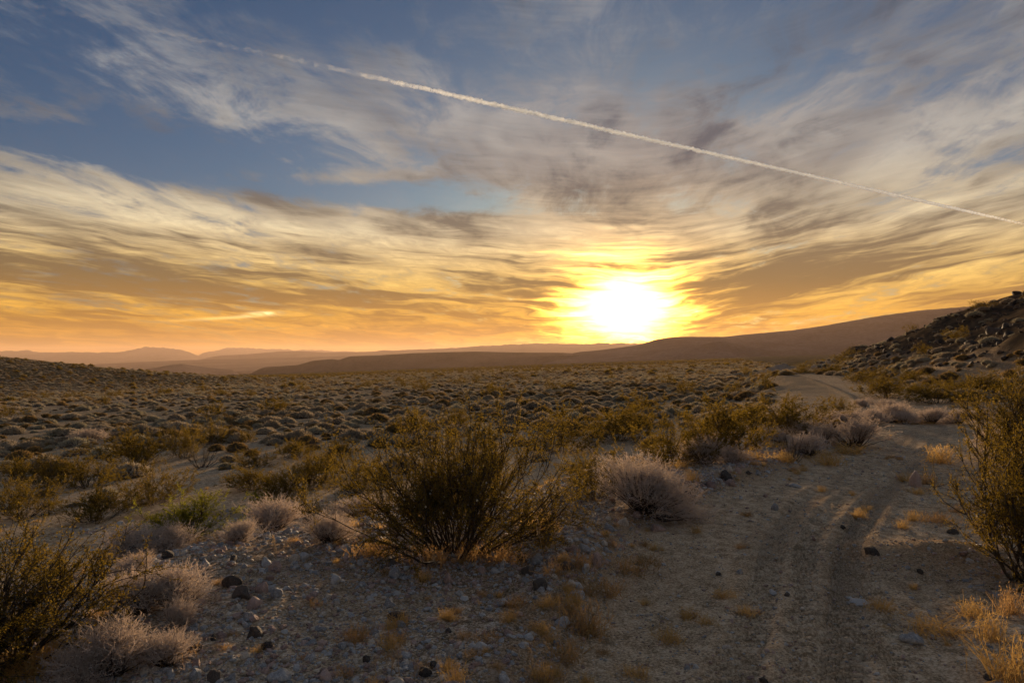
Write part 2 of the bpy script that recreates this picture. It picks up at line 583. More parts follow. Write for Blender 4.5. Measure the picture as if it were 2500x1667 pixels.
def rock_material(name, a, b, pits=False):
    m, g, out = new_mat(name)
    tc = g.nodes.new('ShaderNodeTexCoord')
    P = S(g, tc.outputs['Object'])
    oi = g.nodes.new('ShaderNodeObjectInfo')
    rnd = S(g, oi.outputs['Random'])
    n1 = noise(g, P, 3.0, 6, 0.6)
    n2 = noise(g, P, 16.0, 4, 0.7)
    c = mixc(g, (n1 + (rnd - 0.5) * 0.5).step(0.3, 0.7), a, b)
    c = mixc(g, n2.step(0.52, 0.66) * 0.45, c, tuple(min(1, v * 1.7 + 0.03) for v in b))
    h = n1 * 0.5 + n2 * (0.35 if pits else 0.12)
    principled(g, out, c, 0.85, 0.25, h, 0.6, 0.05)
    return m


M = {}
M['ground'] = ground_material()
M['creosote'] = leaf_material("creosote_leaves", (0.068, 0.066, 0.018), (0.20, 0.145, 0.032), (0.24, 0.16, 0.022), 0.5, 0.55, 0.7)
M['creosote_green'] = leaf_material("green_creosote_leaves", (0.11, 0.125, 0.02), (0.18, 0.18, 0.03), (0.34, 0.32, 0.03), 0.5)
M['bark'] = rock_material("creosote_bark", (0.045, 0.034, 0.026), (0.095, 0.075, 0.06))
M['puff'] = leaf_material("seed_fluff", (0.75, 0.70, 0.60), (0.85, 0.8, 0.7), (0.9, 0.8, 0.6), 0.5, 0.9)
M['bursage'] = leaf_material("grey_twigs", (0.53, 0.455, 0.405), (0.76, 0.67, 0.60), (0.54, 0.42, 0.33), 0.38, 0.75, 0.6)
M['bursage_dark'] = leaf_material("grey_wood_and_shade_core", (0.085, 0.068, 0.058), (0.14, 0.115, 0.1), (0.1, 0.08, 0.06), 0.1, 0.8)  # old wood, and the shade-dark core of the dome shrubs
M['dome'] = leaf_material("dome_shrub_twigs", (0.44, 0.38, 0.29), (0.72, 0.64, 0.51), (0.46, 0.37, 0.25), 0.28, 0.55, 0.9)
M['dome_pale'] = leaf_material("pale_green_twigs", (0.40, 0.38, 0.29), (0.62, 0.58, 0.46), (0.4, 0.34, 0.22), 0.3, 0.7, 0.7)
M['dome_olive'] = leaf_material("olive_brown_twigs", (0.20, 0.155, 0.075), (0.34, 0.26, 0.13), (0.34, 0.22, 0.08), 0.35, 0.6, 0.8)
M['grass'] = leaf_material("dry_grass_blades", (0.46, 0.30, 0.12), (0.68, 0.48, 0.22), (0.72, 0.46, 0.15), 0.5, 0.7)
M['grass_rust'] = leaf_material("rusty_grass_blades", (0.34, 0.225, 0.115), (0.52, 0.36, 0.19), (0.54, 0.33, 0.13), 0.5, 0.7)
M['stalk'] = leaf_material("straw_stalks", (0.42, 0.33, 0.22), (0.6, 0.48, 0.34), (0.5, 0.36, 0.2), 0.35, 0.85)
M['rock_grey'] = rock_material("grey_stone", (0.22, 0.22, 0.225), (0.42, 0.415, 0.41))
M['rock_dark'] = rock_material("dark_basalt", (0.05, 0.042, 0.037), (0.11, 0.092, 0.08), True)
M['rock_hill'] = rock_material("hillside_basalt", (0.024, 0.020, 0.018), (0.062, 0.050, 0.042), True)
M['rock_pink'] = rock_material("pinkish_stone", (0.24, 0.165, 0.14), (0.40, 0.295, 0.255))
M['rock_tan'] = rock_material("tan_stone", (0.32, 0.265, 0.21), (0.50, 0.435, 0.36))


# ------------------------------------------------------------------ the ground: one sheet cut into ground, road and slopes
def build_ground():
    a0 = np.arange(-0.93, 0.9301, 0.0023)
    a_side = np.linspace(0.93, 2 * math.pi - 0.93, 60)[1:-1]
    ang = np.concatenate([a0, a_side])
    rs = [0.35, 0.7, 1.1, 1.5, 1.9, 2.2]
    while rs[-1] < 12500:
        r = rs[-1]
        rs.append(r + max(0.011, min(r * r / 1127.0 * 1.0, 0.022 * r)))
    rs = np.array(rs)
    Rg, A = np.meshgrid(rs, ang, indexing='ij')
    X, Y = Rg * np.sin(A), Rg * np.cos(A)
    nr, na = X.shape
    x, y = X.ravel(), Y.ravel()
    z = hz(x, y)
    i = np.arange(nr - 1)[:, None] * na
    j = np.arange(na)[None, :]
    jn = (j + 1) % na
    quads = np.stack([(i + j), (i + na + j), (i + na + jn), (i + jn)], -1).reshape(-1, 4)
    # weights for the shared material
    r = np.hypot(x, y)
    s, t, hw = road_st(x, y)
    edge = np.abs(t) + fbm(x * 1.1, y * 1.1, 3, 71) * 0.8
    road = sst(edge, hw + 0.2, hw - 0.35) * sst(r, 80, 55)
    p = hill_p(x, y)
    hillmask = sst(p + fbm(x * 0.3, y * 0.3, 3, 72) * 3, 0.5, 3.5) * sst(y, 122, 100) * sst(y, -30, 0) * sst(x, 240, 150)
    far = sst(r + fbm(x * 0.02, y * 0.02, 3, 73) * 60, 60, 210)
    far = np.maximum(far, 0.35 * sst(r, 18, 40) * (1 - road))
    berm = np.exp(-((x - 37.5) / 8) ** 2 - ((y - 88 - (x - 36) * 0.1) / 4.5) ** 2)
    berm = sst(berm + fbm(x * 0.5, y * 0.5, 3, 74) * 0.4, 0.35, 0.6) * (1 - hillmask)
    hillock = sst(x, -72, -110) * np.exp(-((y - 205) / 70) ** 2)
    far = np.maximum(far, 0.9 * hillock)
    bx, by, _ = at(1110, 1345)
    litter = np.exp(-(((x - bx) / 1.5) ** 2 + ((y - by + 0.3) / 0.9) ** 2))
    litter = np.maximum(litter, 1.0 * np.exp(-((x - 3.6) / 0.75) ** 2 - ((y - 5.6) / 0.5) ** 2))  # browner patch over the low mound right of the road
    litter = np.maximum(litter, 0.8 * sst(fbm(x * 0.6, y * 0.6, 3, 75), 0.08, 0.25) * (1 - road) * sst(r, 30, 15))
    litter = np.maximum(litter, 0.9 * np.exp(-((t + hw + 0.15) / 0.25) ** 2) * sst(r, 30, 12))
    road_f = (np.abs(t) < hw).reshape(nr, na) & (Rg < 75)
    hill_f = ((p > 1.0) & (y < 118) & (y > -30) & (x < 220)).reshape(nr, na)
    left_f = ((x < -78) & (np.abs(y - 205) < 95)).reshape(nr, na)
    reg = np.zeros((nr, na), int)
    reg[left_f] = 3; reg[hill_f] = 2; reg[road_f] = 1
    rq = reg[:-1, :].reshape(-1)
    rut = np.zeros_like(x)
    for off, wd, kk in ((0.40, 0.17, 1.0), (-0.20, 0.16, 0.8), (0.12, 0.10, 0.35)):
        rut = np.maximum(rut, kk * np.exp(-((t - off - 0.05 * np.sin(s * 0.7)) / wd) ** 2))
    rut = rut * sst(fbm(s * 0.35, t * 1.5, 3, 77), -0.3, 0.1) * sst(r, 34, 14) * (y > 0)
    stony = sst(t, -hw + 0.15, -hw - 0.35) * sst(y - np.interp(x, EDGE_X, EDGE_Y) + fbm(x, y, 3, 78) * 1.5, 2.2, 0.6) * sst(r, 30, 18) * (0.55 + 1.2 * fbm(x * 0.8, y * 0.8, 3, 79))
    stony = np.clip(np.maximum(stony, 0.35 * sst(t, hw - 0.1, hw + 0.4) * sst(r, 22, 14)), 0, 1)
    weights = dict(stony=stony, rut=rut, road=road, rock=hillmask, far=far * (1 - hillmask), berm=berm, litter=litter)
    names = {0: "ground", 1: "dirt_road", 2: "rocky_hill", 3: "low_hill"}
    labels = {0: ("sandy gravelly desert floor stretching to the horizon", "ground"),
              1: ("sandy dirt road with tyre tracks bending round the hill", "road"),
              2: ("dark rocky hillside rising beside the road", "hill"),
              3: ("low shrubby rise on the far left skyline", "hill")}
    V = np.stack([x, y, z], -1)
    for k, nm in names.items():
        f = quads[rq == k]
        used, inv = np.unique(f, return_inverse=True)
        me = mesh_from(nm, V[used], [inv.reshape(-1, 4)], M['ground'], True)
        for wn, wv in weights.items():
            at_ = me.attributes.new(wn, 'FLOAT', 'POINT')
            at_.data.foreach_set("value", wv[used].astype(np.float32))
        tag(link(nm, me), labels[k][0], labels[k][1], kind='structure')


build_ground()


# ------------------------------------------------------------------ distant hills, each a relief with its own crest, foot and back slope
def ridge(name, prof, dist, mat, label, foot=0.72, back=1.25, rough=0.05, seed=0, jagk=3.0, drop=-60.0, step=6):
    px = np.array([p[0] for p in prof], float); py = np.array([p[1] for p in prof], float)
    n = int((px[-1] - px[0]) / step) + 2
    cx = np.linspace(px[0], px[-1], n)
    u = (cx - 1250) / 1667.0
    crest = EYE + dist * (870 - np.interp(cx, px, py)) / 1667.0
    crest = np.convolve(np.pad(crest, 2, mode='edge'), [0.1, 0.2, 0.4, 0.2, 0.1], 'valid')
    rows_f = np.concatenate([np.linspace(foot, 1.0, 26), np.linspace(1.0, back, 8)[1:]])
    U, F = np.meshgrid(u, rows_f, indexing='ij')
    C = crest[:, None]
    ends = sst(np.minimum(np.arange(n), n - 1 - np.arange(n)) / (0.10 * n), 0.0, 1.0)[:, None]
    front = np.clip((F - foot) / (1 - foot), 0, 1); rear = np.clip((back - F) / (back - 1), 0, 1)
    w = np.where(F <= 1, front ** 1.5, rear ** 1.2)
    X = U * dist * F; Y = dist * F
    Z0 = drop * np.ones_like(F)
    H = np.maximum(C - Z0, 1.0)
    nz = fbm(X / dist * 40, Y / dist * 16, 5, seed + 90, 0.6) * rough * H * 6 * (1 - w ** 4) * (w > 0)
    jag = fbm(X / dist * 110, F * 3, 5, seed + 95, 0.65) * rough * jagk * np.maximum(C, 4) * sst(w, 0.3, 0.8)
    Z = Z0 + H * w * ends + nz * w ** 0.5 + jag
    nf = len(rows_f)
    V = np.stack([X, Y, Z], -1).reshape(-1, 3)
    i = np.arange(n - 1)[:, None] * nf; j = np.arange(nf - 1)[None, :]
    q = np.stack([i + j, i + nf + j, i + nf + j + 1, i + j + 1], -1).reshape(-1, 4)
    return tag(link(name, mesh_from(name, V, [q], mat, True)), label, "mountain" if 'mountain' in name else "hill", kind='structure')


HM = hill_material("far_slope", (0.06, 0.048, 0.050), (0.13, 0.105, 0.108), 0.004)  # slightly purple: haze colour mixed into the slopes' own colour
HM3 = hill_material("dark_mesa", (0.030, 0.024, 0.022), (0.075, 0.060, 0.052), 0.012)
HM2 = hill_material("near_slope", (0.070, 0.056, 0.058), (0.14, 0.115, 0.118), 0.010)  # purple-grey puts the mauve of the haze into the slope colour
ridge("mountain_range", [(-900, 858), (-400, 860), (27, 856), (57, 855), (115, 861), (172, 858), (275, 861), (317, 856), (360, 847), (411, 849),
                         (459, 851), (497, 860), (560, 872)], 8200, HM, "jagged blue-grey mountain range on the far left skyline", rough=0.16, seed=1)
ridge("mountain_range", [(440, 872), (500, 860), (535, 853), (574, 850), (612, 850), (670, 851), (720, 855), (800, 856), (900, 860), (1050, 868)],
      9600, HM, "faintest mountain range just right of the far left peaks", rough=0.16, seed=2)
ridge("mountain_range", [(400, 878), (459, 874), (535, 868), (612, 864), (677, 858), (739, 857), (780, 860), (880, 859), (930, 856), (938, 854), (946, 856), (1022, 853),
                         (1133, 848), (1183, 844), (1297, 839), (1412, 839), (1508, 837), (1650, 840), (1850, 852)], 5600, HM,
      "long even mountain ridge running in under the setting sun", rough=0.06, seed=3)
ridge("alluvial_slope_hill", [(-900, 892), (-200, 890), (180, 891), (400, 881), (640, 874), (900, 867), (1100, 868), (1300, 872)], 4300, HM,
      "pale mauve slope falling into the valley at left", foot=0.6, rough=0.006, seed=4)
ridge("cone_hill", [(270, 906), (345, 902), (383, 897), (413, 891), (444, 888), (470, 892), (505, 897), (600, 906)], 2300, HM,
      "small lone hill standing in the hazy valley at left", rough=0.03, seed=5, step=3, drop=-70)
ridge("mesa_hill", [(560, 906), (631, 897), (727, 891), (765, 880), (811, 876), (827, 879), (853, 870), (926, 867), (961, 865), (1010, 862), (1068, 860), (1163, 858),
                    (1240, 860), (1374, 861), (1500, 868)], 1750, HM3, "flat-topped dark hills in the middle of the skyline", jagk=1.5, rough=0.030, seed=6, step=3, foot=0.8)
ridge("low_dark_hill", [(1120, 892), (1163, 887), (1221, 878), (1274, 871), (1336, 869), (1397, 867), (1500, 868), (1620, 876)], 1450, HM3,
      "low dark swell in front of the ridge below the sun", rough=0.012, seed=7, step=4, foot=0.8)
ridge("long_ridge_hill", [(1230, 874), (1374, 862), (1450, 856), (1508, 849), (1560, 842), (1600, 829), (1640, 823), (1676, 822), (1772, 822), (1814, 817), (1944, 805), (2017, 794),
                          (2136, 773), (2250, 757), (2365, 748), (2472, 739), (2700, 733), (3200, 745)], 1600, HM2,
      "long brown ridge climbing to the right behind the plain", jagk=0.7, rough=0.030, seed=8, foot=0.5, drop=-22)
ridge("round_hill", [(1590, 872), (1657, 861), (1703, 845), (1745, 833), (1772, 834), (1830, 847), (1900, 859), (1960, 870)], 1200, HM2,
      "small rounded hill at the foot of the long ridge", rough=0.02, seed=9, step=4, foot=0.8, drop=-20)


# ------------------------------------------------------------------ dusty air
def build_haze():
    lo, hi = Vector((-13000, -13000, -150)), Vector((13000, 13000, 172))
    v = [(x, y, z) for z in (lo.z, hi.z) for y in (lo.y, hi.y) for x in (lo.x, hi.x)]
    f = np.array([(0, 2, 3, 1), (4, 5, 7, 6), (0, 1, 5, 4), (2, 6, 7, 3), (0, 4, 6, 2), (1, 3, 7, 5)])
    m, g, out = new_mat("dusty_air")
    pv = g.nodes.new('ShaderNodeVolumePrincipled')
    pv.inputs['Color'].default_value = (0.88, 0.64, 0.50, 1)
    pv.inputs['Density'].default_value = HAZE
    pv.inputs['Anisotropy'].default_value = 0.30
    g.links.new(pv.outputs[0], out.inputs['Volume'])
    tag(link("haze", mesh_from("haze", v, [f], m)), "dusty evening air over the whole valley", "haze", kind='stuff')


HAZE = 0.72e-4
build_haze()


# ------------------------------------------------------------------ plant building blocks
def unit(v):
    return v / np.maximum(np.linalg.norm(v, axis=-1, keepdims=True), 1e-9)


def grow(rg, start, dirs, length, K, wander=0.15, up=0.05):
    """polylines (N,K,3) that wander and bend upward"""
    n = len(start)
    P = np.zeros((n, K, 3)); P[:, 0] = start
    d = unit(dirs.copy())
    st = (length / (K - 1))[:, None]
    for k in range(1, K):
        d = unit(d + rg.normal(0, wander, (n, 3)) + np.array([0, 0, up]))
        P[:, k] = P[:, k - 1] + d * st
    P[..., 2] = np.maximum(P[..., 2], 0.004)
    return P


def spawn(rg, P, per, t0, t1, spread, lmin, lmax, K, wander, up):
    n, k0, _ = P.shape
    t = rg.uniform(t0, t1, (n, per)) * (k0 - 1)
    i = np.minimum(t.astype(int), k0 - 2)
    f = (t - i)[..., None]
    rows = np.arange(n)[:, None]
    a, b = P[rows, i], P[rows, i + 1]
    st = (a + (b - a) * f).reshape(-1, 3)
    d = unit(b - a).reshape(-1, 3)
    d = unit(d + rg.normal(0, spread, d.shape))
    return grow(rg, st, d, rg.uniform(lmin, lmax, len(st)), K, wander, up)


def tubes(P, r0, r1, sides=3):
    n, K, _ = P.shape
    tan = np.gradient(P, axis=1)
    tan = unit(tan)
    ref = np.where(np.abs(tan[..., 2:3]) > 0.9, np.array([1.0, 0, 0]), np.array([0, 0, 1.0]))
    u = unit(np.cross(tan, ref)); w = np.cross(tan, u)
    rad = (r0 if np.ndim(r0) else np.full(n, r0))[:, None] * np.linspace(1, r1, K)[None]
    th = np.arange(sides) * 2 * math.pi / sides
    V = P[:, :, None] + rad[..., None, None] * (u[:, :, None] * np.cos(th)[None, None, :, None] + w[:, :, None] * np.sin(th)[None, None, :, None])
    idx = np.arange(n * K * sides).reshape(n, K, sides)
    a = idx[:, :-1]; b = idx[:, 1:]
    q = np.stack([a, np.roll(a, -1, 2), np.roll(b, -1, 2), b], -1).reshape(-1, 4)
    return V.reshape(-1, 3), q


def ribbons(rg, P, w0, w1=0.2):
    n, K, _ = P.shape
    tan = unit(P[:, -1] - P[:, 0])
    side = unit(np.cross(tan, rg.normal(0, 1, (n, 3))))
    w = np.linspace(1, w1, K)[None, :, None] * (w0 if np.ndim(w0) else np.full(n, w0))[:, None, None]
    L, Rr = P - side[:, None] * w, P + side[:, None] * w
    V = np.stack([L, Rr], 2).reshape(-1, 3)
    idx = np.arange(n * K * 2).reshape(n, K, 2)
    q = np.stack([idx[:, :-1, 0], idx[:, :-1, 1], idx[:, 1:, 1], idx[:, 1:, 0]], -1).reshape(-1, 4)
    return V, q


def leaves(rg, C, axis, L, W):
    """small pointed leaves: one folded pair of triangles each"""
    n = len(C)
    a = unit(axis)
    s = unit(np.cross(a, rg.normal(0, 1, (n, 3))))
    L = np.broadcast_to(L, (n,))[:, None]; W = np.broadcast_to(W, (n,))[:, None]
    V = np.stack([C, C + a * L * 0.45 + s * W * 0.5, C + a * L, C + a * L * 0.45 - s * W * 0.5], 1).reshape(-1, 3)
    i = np.arange(n)[:, None] * 4
    return V, i + np.array([[0, 1, 2, 3]])


def along(rg, P, per, t0=0.2, t1=1.0):
    n, K, _ = P.shape
    t = rg.uniform(t0, t1, (n, per)) * (K - 1)
    i = np.minimum(t.astype(int), K - 2)
    rows = np.arange(n)[:, None]
    a, b = P[rows, i], P[rows, i + 1]
    return (a + (b - a) * (t - i)[..., None]).reshape(-1, 3), unit(b - a).reshape(-1, 3)


def merge(parts):
    vs_, fs, o = [], [], 0
    for v, f in parts:
        vs_.append(v); fs.append(f + o); o += len(v)
    return np.concatenate(vs_), fs


def octa(rg, C, rad):
    n = len(C)
    d = np.array([(1, 0, 0), (-1, 0, 0), (0, 1, 0), (0, -1, 0), (0, 0, 1), (0, 0, -1)], float)
    V = (C[:, None] + d[None] * np.broadcast_to(rad, (n,))[:, None, None]).reshape(-1, 3)
    f = np.array([(0, 2, 4), (2, 1, 4), (1, 3, 4), (3, 0, 4), (2, 0, 5), (1, 2, 5), (3, 1, 5), (0, 3, 5)])
    return V, (np.arange(n)[:, None, None] * 6 + f[None]).reshape(-1, 3)


def cone_dirs(rg, n, lo, hi, az=None, azw=math.pi):
    a = rg.uniform(-math.pi, math.pi, n) if az is None else az + rg.normal(0, azw, n)
    t = np.radians(rg.uniform(lo, hi, n))
    return np.stack([np.cos(a) * np.sin(t), np.sin(a) * np.sin(t), np.cos(t)], -1)


def creosote(seed, n0, n1, n2, per, leaf, mat, puffs=60, tilt=(12, 68), rb=0.012, low_right=0, wood=1.0, t0=0.22):
    """unit bush: about 1 m tall; returns (branches, foliage, seed heads)"""
    rg = np.random.default_rng(seed)
    d0 = cone_dirs(rg, n0, *tilt)
    if low_right:
        d0[:low_right] = cone_dirs(rg, low_right, 66, 82, az=-0.1, azw=0.45)
    ang = np.degrees(np.arccos(d0[:, 2]))
    st = np.stack([d0[:, 0] * 0.20, d0[:, 1] * 0.20, np.zeros(n0)], -1) + rg.normal(0, 0.05, (n0, 3)) * [1, 1, 0]
    ln = rg.uniform(0.48, 1.0, n0) * np.where(ang > 60, 1.05, 0.95)
    A = grow(rg, st, d0, ln, 9, 0.10, 0.055)
    B = spawn(rg, A, n1, t0, 1.0, 0.46, 0.14, 0.42, 6, 0.14, 0.05)
    Cc = spawn(rg, B, n2, 0.25, 1.0, 0.55, 0.07, 0.20, 4, 0.16, 0.06)
    wv, wf = merge([tubes(A, rb * rg.uniform(0.6, 1.2, n0) * wood, 0.35, 5), tubes(B, rb * 0.38 * wood, 0.4, 3), tubes(Cc, rb * 0.20, 0.5, 3)])
    br = mesh_from("creosote_branches", wv, wf, [M['bark']] * 3, True)
    c1, a1 = along(rg, Cc, per, 0.15, 1.05)
    c2, a2 = along(rg, B, per, 0.55, 1.0)
    C = np.concatenate([c1, c2]); a = np.concatenate([a1, a2])
    C = C + rg.normal(0, 0.007, C.shape)
    lv, lf = leaves(rg, C, a + rg.normal(0, 0.75, a.shape), rg.uniform(0.7, 1.3, len(C)) * leaf, rg.uniform(0.45, 0.65, len(C)) * leaf)
    fo = mesh_from("creosote_leaves", lv, [lf], mat)
    pf = None
    if puffs:
        tips = Cc[rg.integers(0, len(Cc), puffs), -1] + rg.normal(0, 0.006, (puffs, 3))
        tips = tips[np.argsort(-tips[:, 2])][:max(8, int(puffs * 0.8))]
        pv, pf_ = octa(rg, tips, rg.uniform(0.006, 0.0105, len(tips)))
        pf = mesh_from("creosote_seed_heads", pv, [pf_], M['puff'], True)
    return br, fo, pf


def bursage(seed, n0, n1, n2, w, mat, flecks, fl, tilt=(3, 78), up=0.03, lo_wood=True):
    """unit grey shrub, about 1 m tall and 1.3 m wide: (old wood, fine twigs)"""
    rg = np.random.default_rng(seed)
    d0 = cone_dirs(rg, n0, *tilt)
    ln = rg.uniform(0.45, 0.72, n0) * (1.0 - 0.12 * d0[:, 2])
    A = grow(rg, d0 * [0.10, 0.10, 0.02] + rg.normal(0, 0.03, (n0, 3)) * [1, 1, 0], d0, ln, 6, 0.12, up)
    B = spawn(rg, A, n1, 0.35, 1.0, 0.40, 0.18, 0.38, 4, 0.14, 0.03)
    Cc = spawn(rg, B, n2, 0.3, 1.0, 0.50, 0.06, 0.17, 3, 0.18, 0.02)
    wv, wf = tubes(A, 0.011, 0.4, 3)
    wood = mesh_from("grey_shrub_wood", wv, [wf], M['bursage_dark'], True)
    parts = [ribbons(rg, B, w), ribbons(rg, Cc, w * 0.75)]
    if flecks:
        c, a = along(rg, Cc, flecks, 0.2, 1.05)
        parts.append(leaves(rg, c, a + rg.normal(0, 0.6, a.shape), rg.uniform(0.6, 1.3, len(c)) * fl, fl * 0.4))
    tv, tf = merge(parts)
    tw = mesh_from("grey_shrub_twigs", tv, tf, [mat] * len(tf))
    return wood, tw


def dome(seed, n, blade, mat, squash=0.62):
    """low rounded shrub seen from afar: a dense dome of short twigs, 1 m wide"""
    rg = np.random.default_rng(seed)
    nl = 4
    ctr = np.concatenate([[[0, 0, 0]], rg.uniform(-0.22, 0.22, (nl, 3)) * [1, 1, 0]])
    rad = np.concatenate([[0.40], rg.uniform(0.22, 0.32, nl)])
    which = rg.integers(0, nl + 1, n)
    d = cone_dirs(rg, n, 0, 72)  # pale twigs only on top, leaving the dark core as shaded sides
    base = ctr[which] + d * (rad[which] * rg.uniform(0.72, 0.98, n))[:, None]
    tip = d * 0.7 + rg.normal(0, 0.6, d.shape) + [0, 0, 0.25]
    base[:, 2] = np.maximum(base[:, 2] * squash * 1.25, 0.01)
    V, f = leaves(rg, base, tip, rg.uniform(0.7, 1.3, n) * blade, blade * rg.uniform(0.14, 0.28, n))
    # stems to the ground
    m = max(8, n // 14)
    st = grow(rg, rg.normal(0, 0.06, (m, 3)) * [1, 1, 0], cone_dirs(rg, m, 5, 75), rg.uniform(0.2, 0.4, m), 3, 0.1, 0.02)
    sv, sf = ribbons(rg, st, 0.012, 0.4)
    # old wood core, coloured dark to stand for shade on the lower sides
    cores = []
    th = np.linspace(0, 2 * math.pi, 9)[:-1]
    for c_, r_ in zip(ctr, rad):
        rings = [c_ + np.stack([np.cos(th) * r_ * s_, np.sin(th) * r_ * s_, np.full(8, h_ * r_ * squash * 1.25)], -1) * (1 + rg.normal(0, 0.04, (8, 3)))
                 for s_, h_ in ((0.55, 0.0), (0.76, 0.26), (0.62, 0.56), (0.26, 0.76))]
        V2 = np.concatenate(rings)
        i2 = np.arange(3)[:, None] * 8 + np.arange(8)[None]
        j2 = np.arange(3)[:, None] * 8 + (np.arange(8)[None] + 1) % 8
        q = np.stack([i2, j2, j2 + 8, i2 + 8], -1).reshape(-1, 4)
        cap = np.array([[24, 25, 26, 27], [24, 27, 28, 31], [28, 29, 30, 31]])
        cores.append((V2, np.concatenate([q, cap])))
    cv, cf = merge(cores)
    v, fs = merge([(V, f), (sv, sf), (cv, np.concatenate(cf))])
    return mesh_from("dome_shrub", v, fs, [mat, M['bursage_dark'], M['bursage_dark']])


def tuft(seed, n, h, w, mat, spread=35, rad=0.05):
    rg = np.random.default_rng(seed)
    P = grow(rg, np.stack([rg.normal(0, rad, n), rg.normal(0, rad, n), np.zeros(n)], -1), cone_dirs(rg, n, 0, spread) ,
             rg.uniform(0.45, 1.0, n) * h, 4, 0.22, -0.03)
    v, f = ribbons(rg, P, w, 0.25)
    c, a = along(rg, P, 2, 0.6, 1.0)
    lv, lf = leaves(rg, c, a + rg.normal(0, 0.8, a.shape), h * 0.10, h * 0.03)
    v, fs = merge([(v, f), (lv, lf)])
    return mesh_from("grass_blades", v, fs, [mat, mat])


def weed(seed, n, h):
    rg = np.random.default_rng(seed)
    A = grow(rg, rg.normal(0, 0.02, (n, 3)) * [1, 1, 0], cone_dirs(rg, n, 0, 22), rg.uniform(0.6, 1.0, n) * h, 7, 0.07, 0.02)
    B = spawn(rg, A, 4, 0.45, 0.95, 0.5, h * 0.06, h * 0.2, 3, 0.15, 0.1)
    c, a = along(rg, B, 5, 0.3, 1.05)
    c2, a2 = along(rg, A, 10, 0.6, 1.02)
    sv, sf = merge([tubes(A, 0.0036, 0.5, 3), tubes(B, 0.0022, 0.6, 3)])
    hv, hf = leaves(rg, np.concatenate([c, c2]), np.concatenate([a, a2]) + rg.normal(0, 0.7, (len(c) + len(c2), 3)), 0.022, 0.013)
    return mesh_from("weed_stems", sv, sf, [M['stalk']] * 2, True), mesh_from("weed_seed_heads", hv, [hf], M['stalk'])


def stone(seed, sub=2, flat=0.6, ang=0.0):
    rg = np.random.default_rng(seed)
    import bmesh
    bm = bmesh.new()
    bmesh.ops.create_icosphere(bm, subdivisions=sub, radius=0.5)
    V = np.array([v.co[:] for v in bm.verts])
    F = np.array([[v.index for v in f.verts] for f in bm.faces])
    bm.free()
    # facets: cut by random planes, then small lumps
    for k in range(9):
        nrm = unit(rg.normal(0, 1, 3)); dcut = rg.uniform(0.24, 0.40)
        over = np.maximum(V @ nrm - dcut, 0)
        V = V - over[:, None] * nrm * (0.9 if ang else 0.75)
    ph = rg.uniform(0, 9, (4, 3))
    for k in range(4):
        V = V * (1 + 0.05 * np.sin(V @ rg.normal(0, 7, 3) + ph[k, 0]))[:, None]
    V = V * [1, rg.uniform(0.7, 0.95), flat]
    V[:, 2] += 0.5 * flat * 0.55
    return V, F




# ------------------------------------------------------------------ placing things
def extent(me):
    a = np.zeros(len(me.vertices) * 3, np.float32)
    me.vertices.foreach_get("co", a)
    a = a.reshape(-1, 3)
    w = np.percentile(a[:, 0], 97) - np.percentile(a[:, 0], 3)
    return float(w), float(np.percentile(a[:, 2], 99))


_ext = {}


def put(name, parts, x, y, width, height, rz, label, cat, group=None, sink=0.01, lean=None):
    """an Empty at the plant's foot with a child for each part; parts: [(part name, mesh)]"""
    key = parts[-1][1].name
    if key not in _ext:
        _ext[key] = extent(max((m for _, m in parts[:2]), key=lambda m: len(m.vertices)))
    w0, h0 = _ext[key]
    e = link(name, None, loc=(x, y, float(hz(x, y)) - sink), rz=rz, scale=(width / w0, width / w0, height / h0))
    if lean:
        e.rotation_euler = (lean[0], lean[1], rz)
    e.empty_display_size = 0.1
    for pn, me in parts:
        if me is not None:
            c = link(pn, me, parent=e)
            if pn == "seed_heads":
                c["kind"] = "stuff"
    return tag(e, label, cat, group)


def put_px(name, parts, px, py, wpx, hpx, label, cat, group=None, rz=None, **k):
    x, y, z = at(px, py)
    s = scale_at(y)
    return put(name, parts, x, y, wpx * s, hpx * s, rng.uniform(0, 6.28) if rz is None else rz, label, cat, group, **k), (x, y)


def bush_parts(t):
    br, fo, pf = t
    return [("branches", br), ("foliage", fo)] + ([("seed_heads", pf)] if pf else [])


def shrub_parts(t):
    return [("old_wood", t[0]), ("twigs", t[1])]


taken = []          # (x, y, radius) of placed plants

# ---- creosote bushes -------------------------------------------------------
CR_HERO = creosote(101, 66, 9, 5, 21, 0.0125, M['creosote'], 220, (6, 74), 0.010, low_right=7, wood=0.8)
CR_LEFT = creosote(102, 56, 8, 5, 20, 0.0145, M['creosote'], 50, (8, 62), 0.012)
CR_RIGHT = creosote(103, 60, 8, 5, 24, 0.0135, M['creosote'], 130, (6, 50), 0.012)
CR_MID = [creosote(110 + k, 32, 6, 4, 16, 0.024, M['creosote'], 40, (4, 78), 0.006, t0=0.08) for k in range(3)]
CR_GREEN = creosote(120, 30, 6, 5, 16, 0.026, M['creosote_green'], 0, (8, 66), 0.010)
CR_FAR = [creosote(130 + k, 20, 4, 4, 10, 0.038, M['creosote'], 0, (4, 80), 0.006, t0=0.08) for k in range(3)]
CR_DEAD = creosote(140, 20, 4, 3, 1, 0.02, M['creosote'], 0, (8, 55), 0.010)

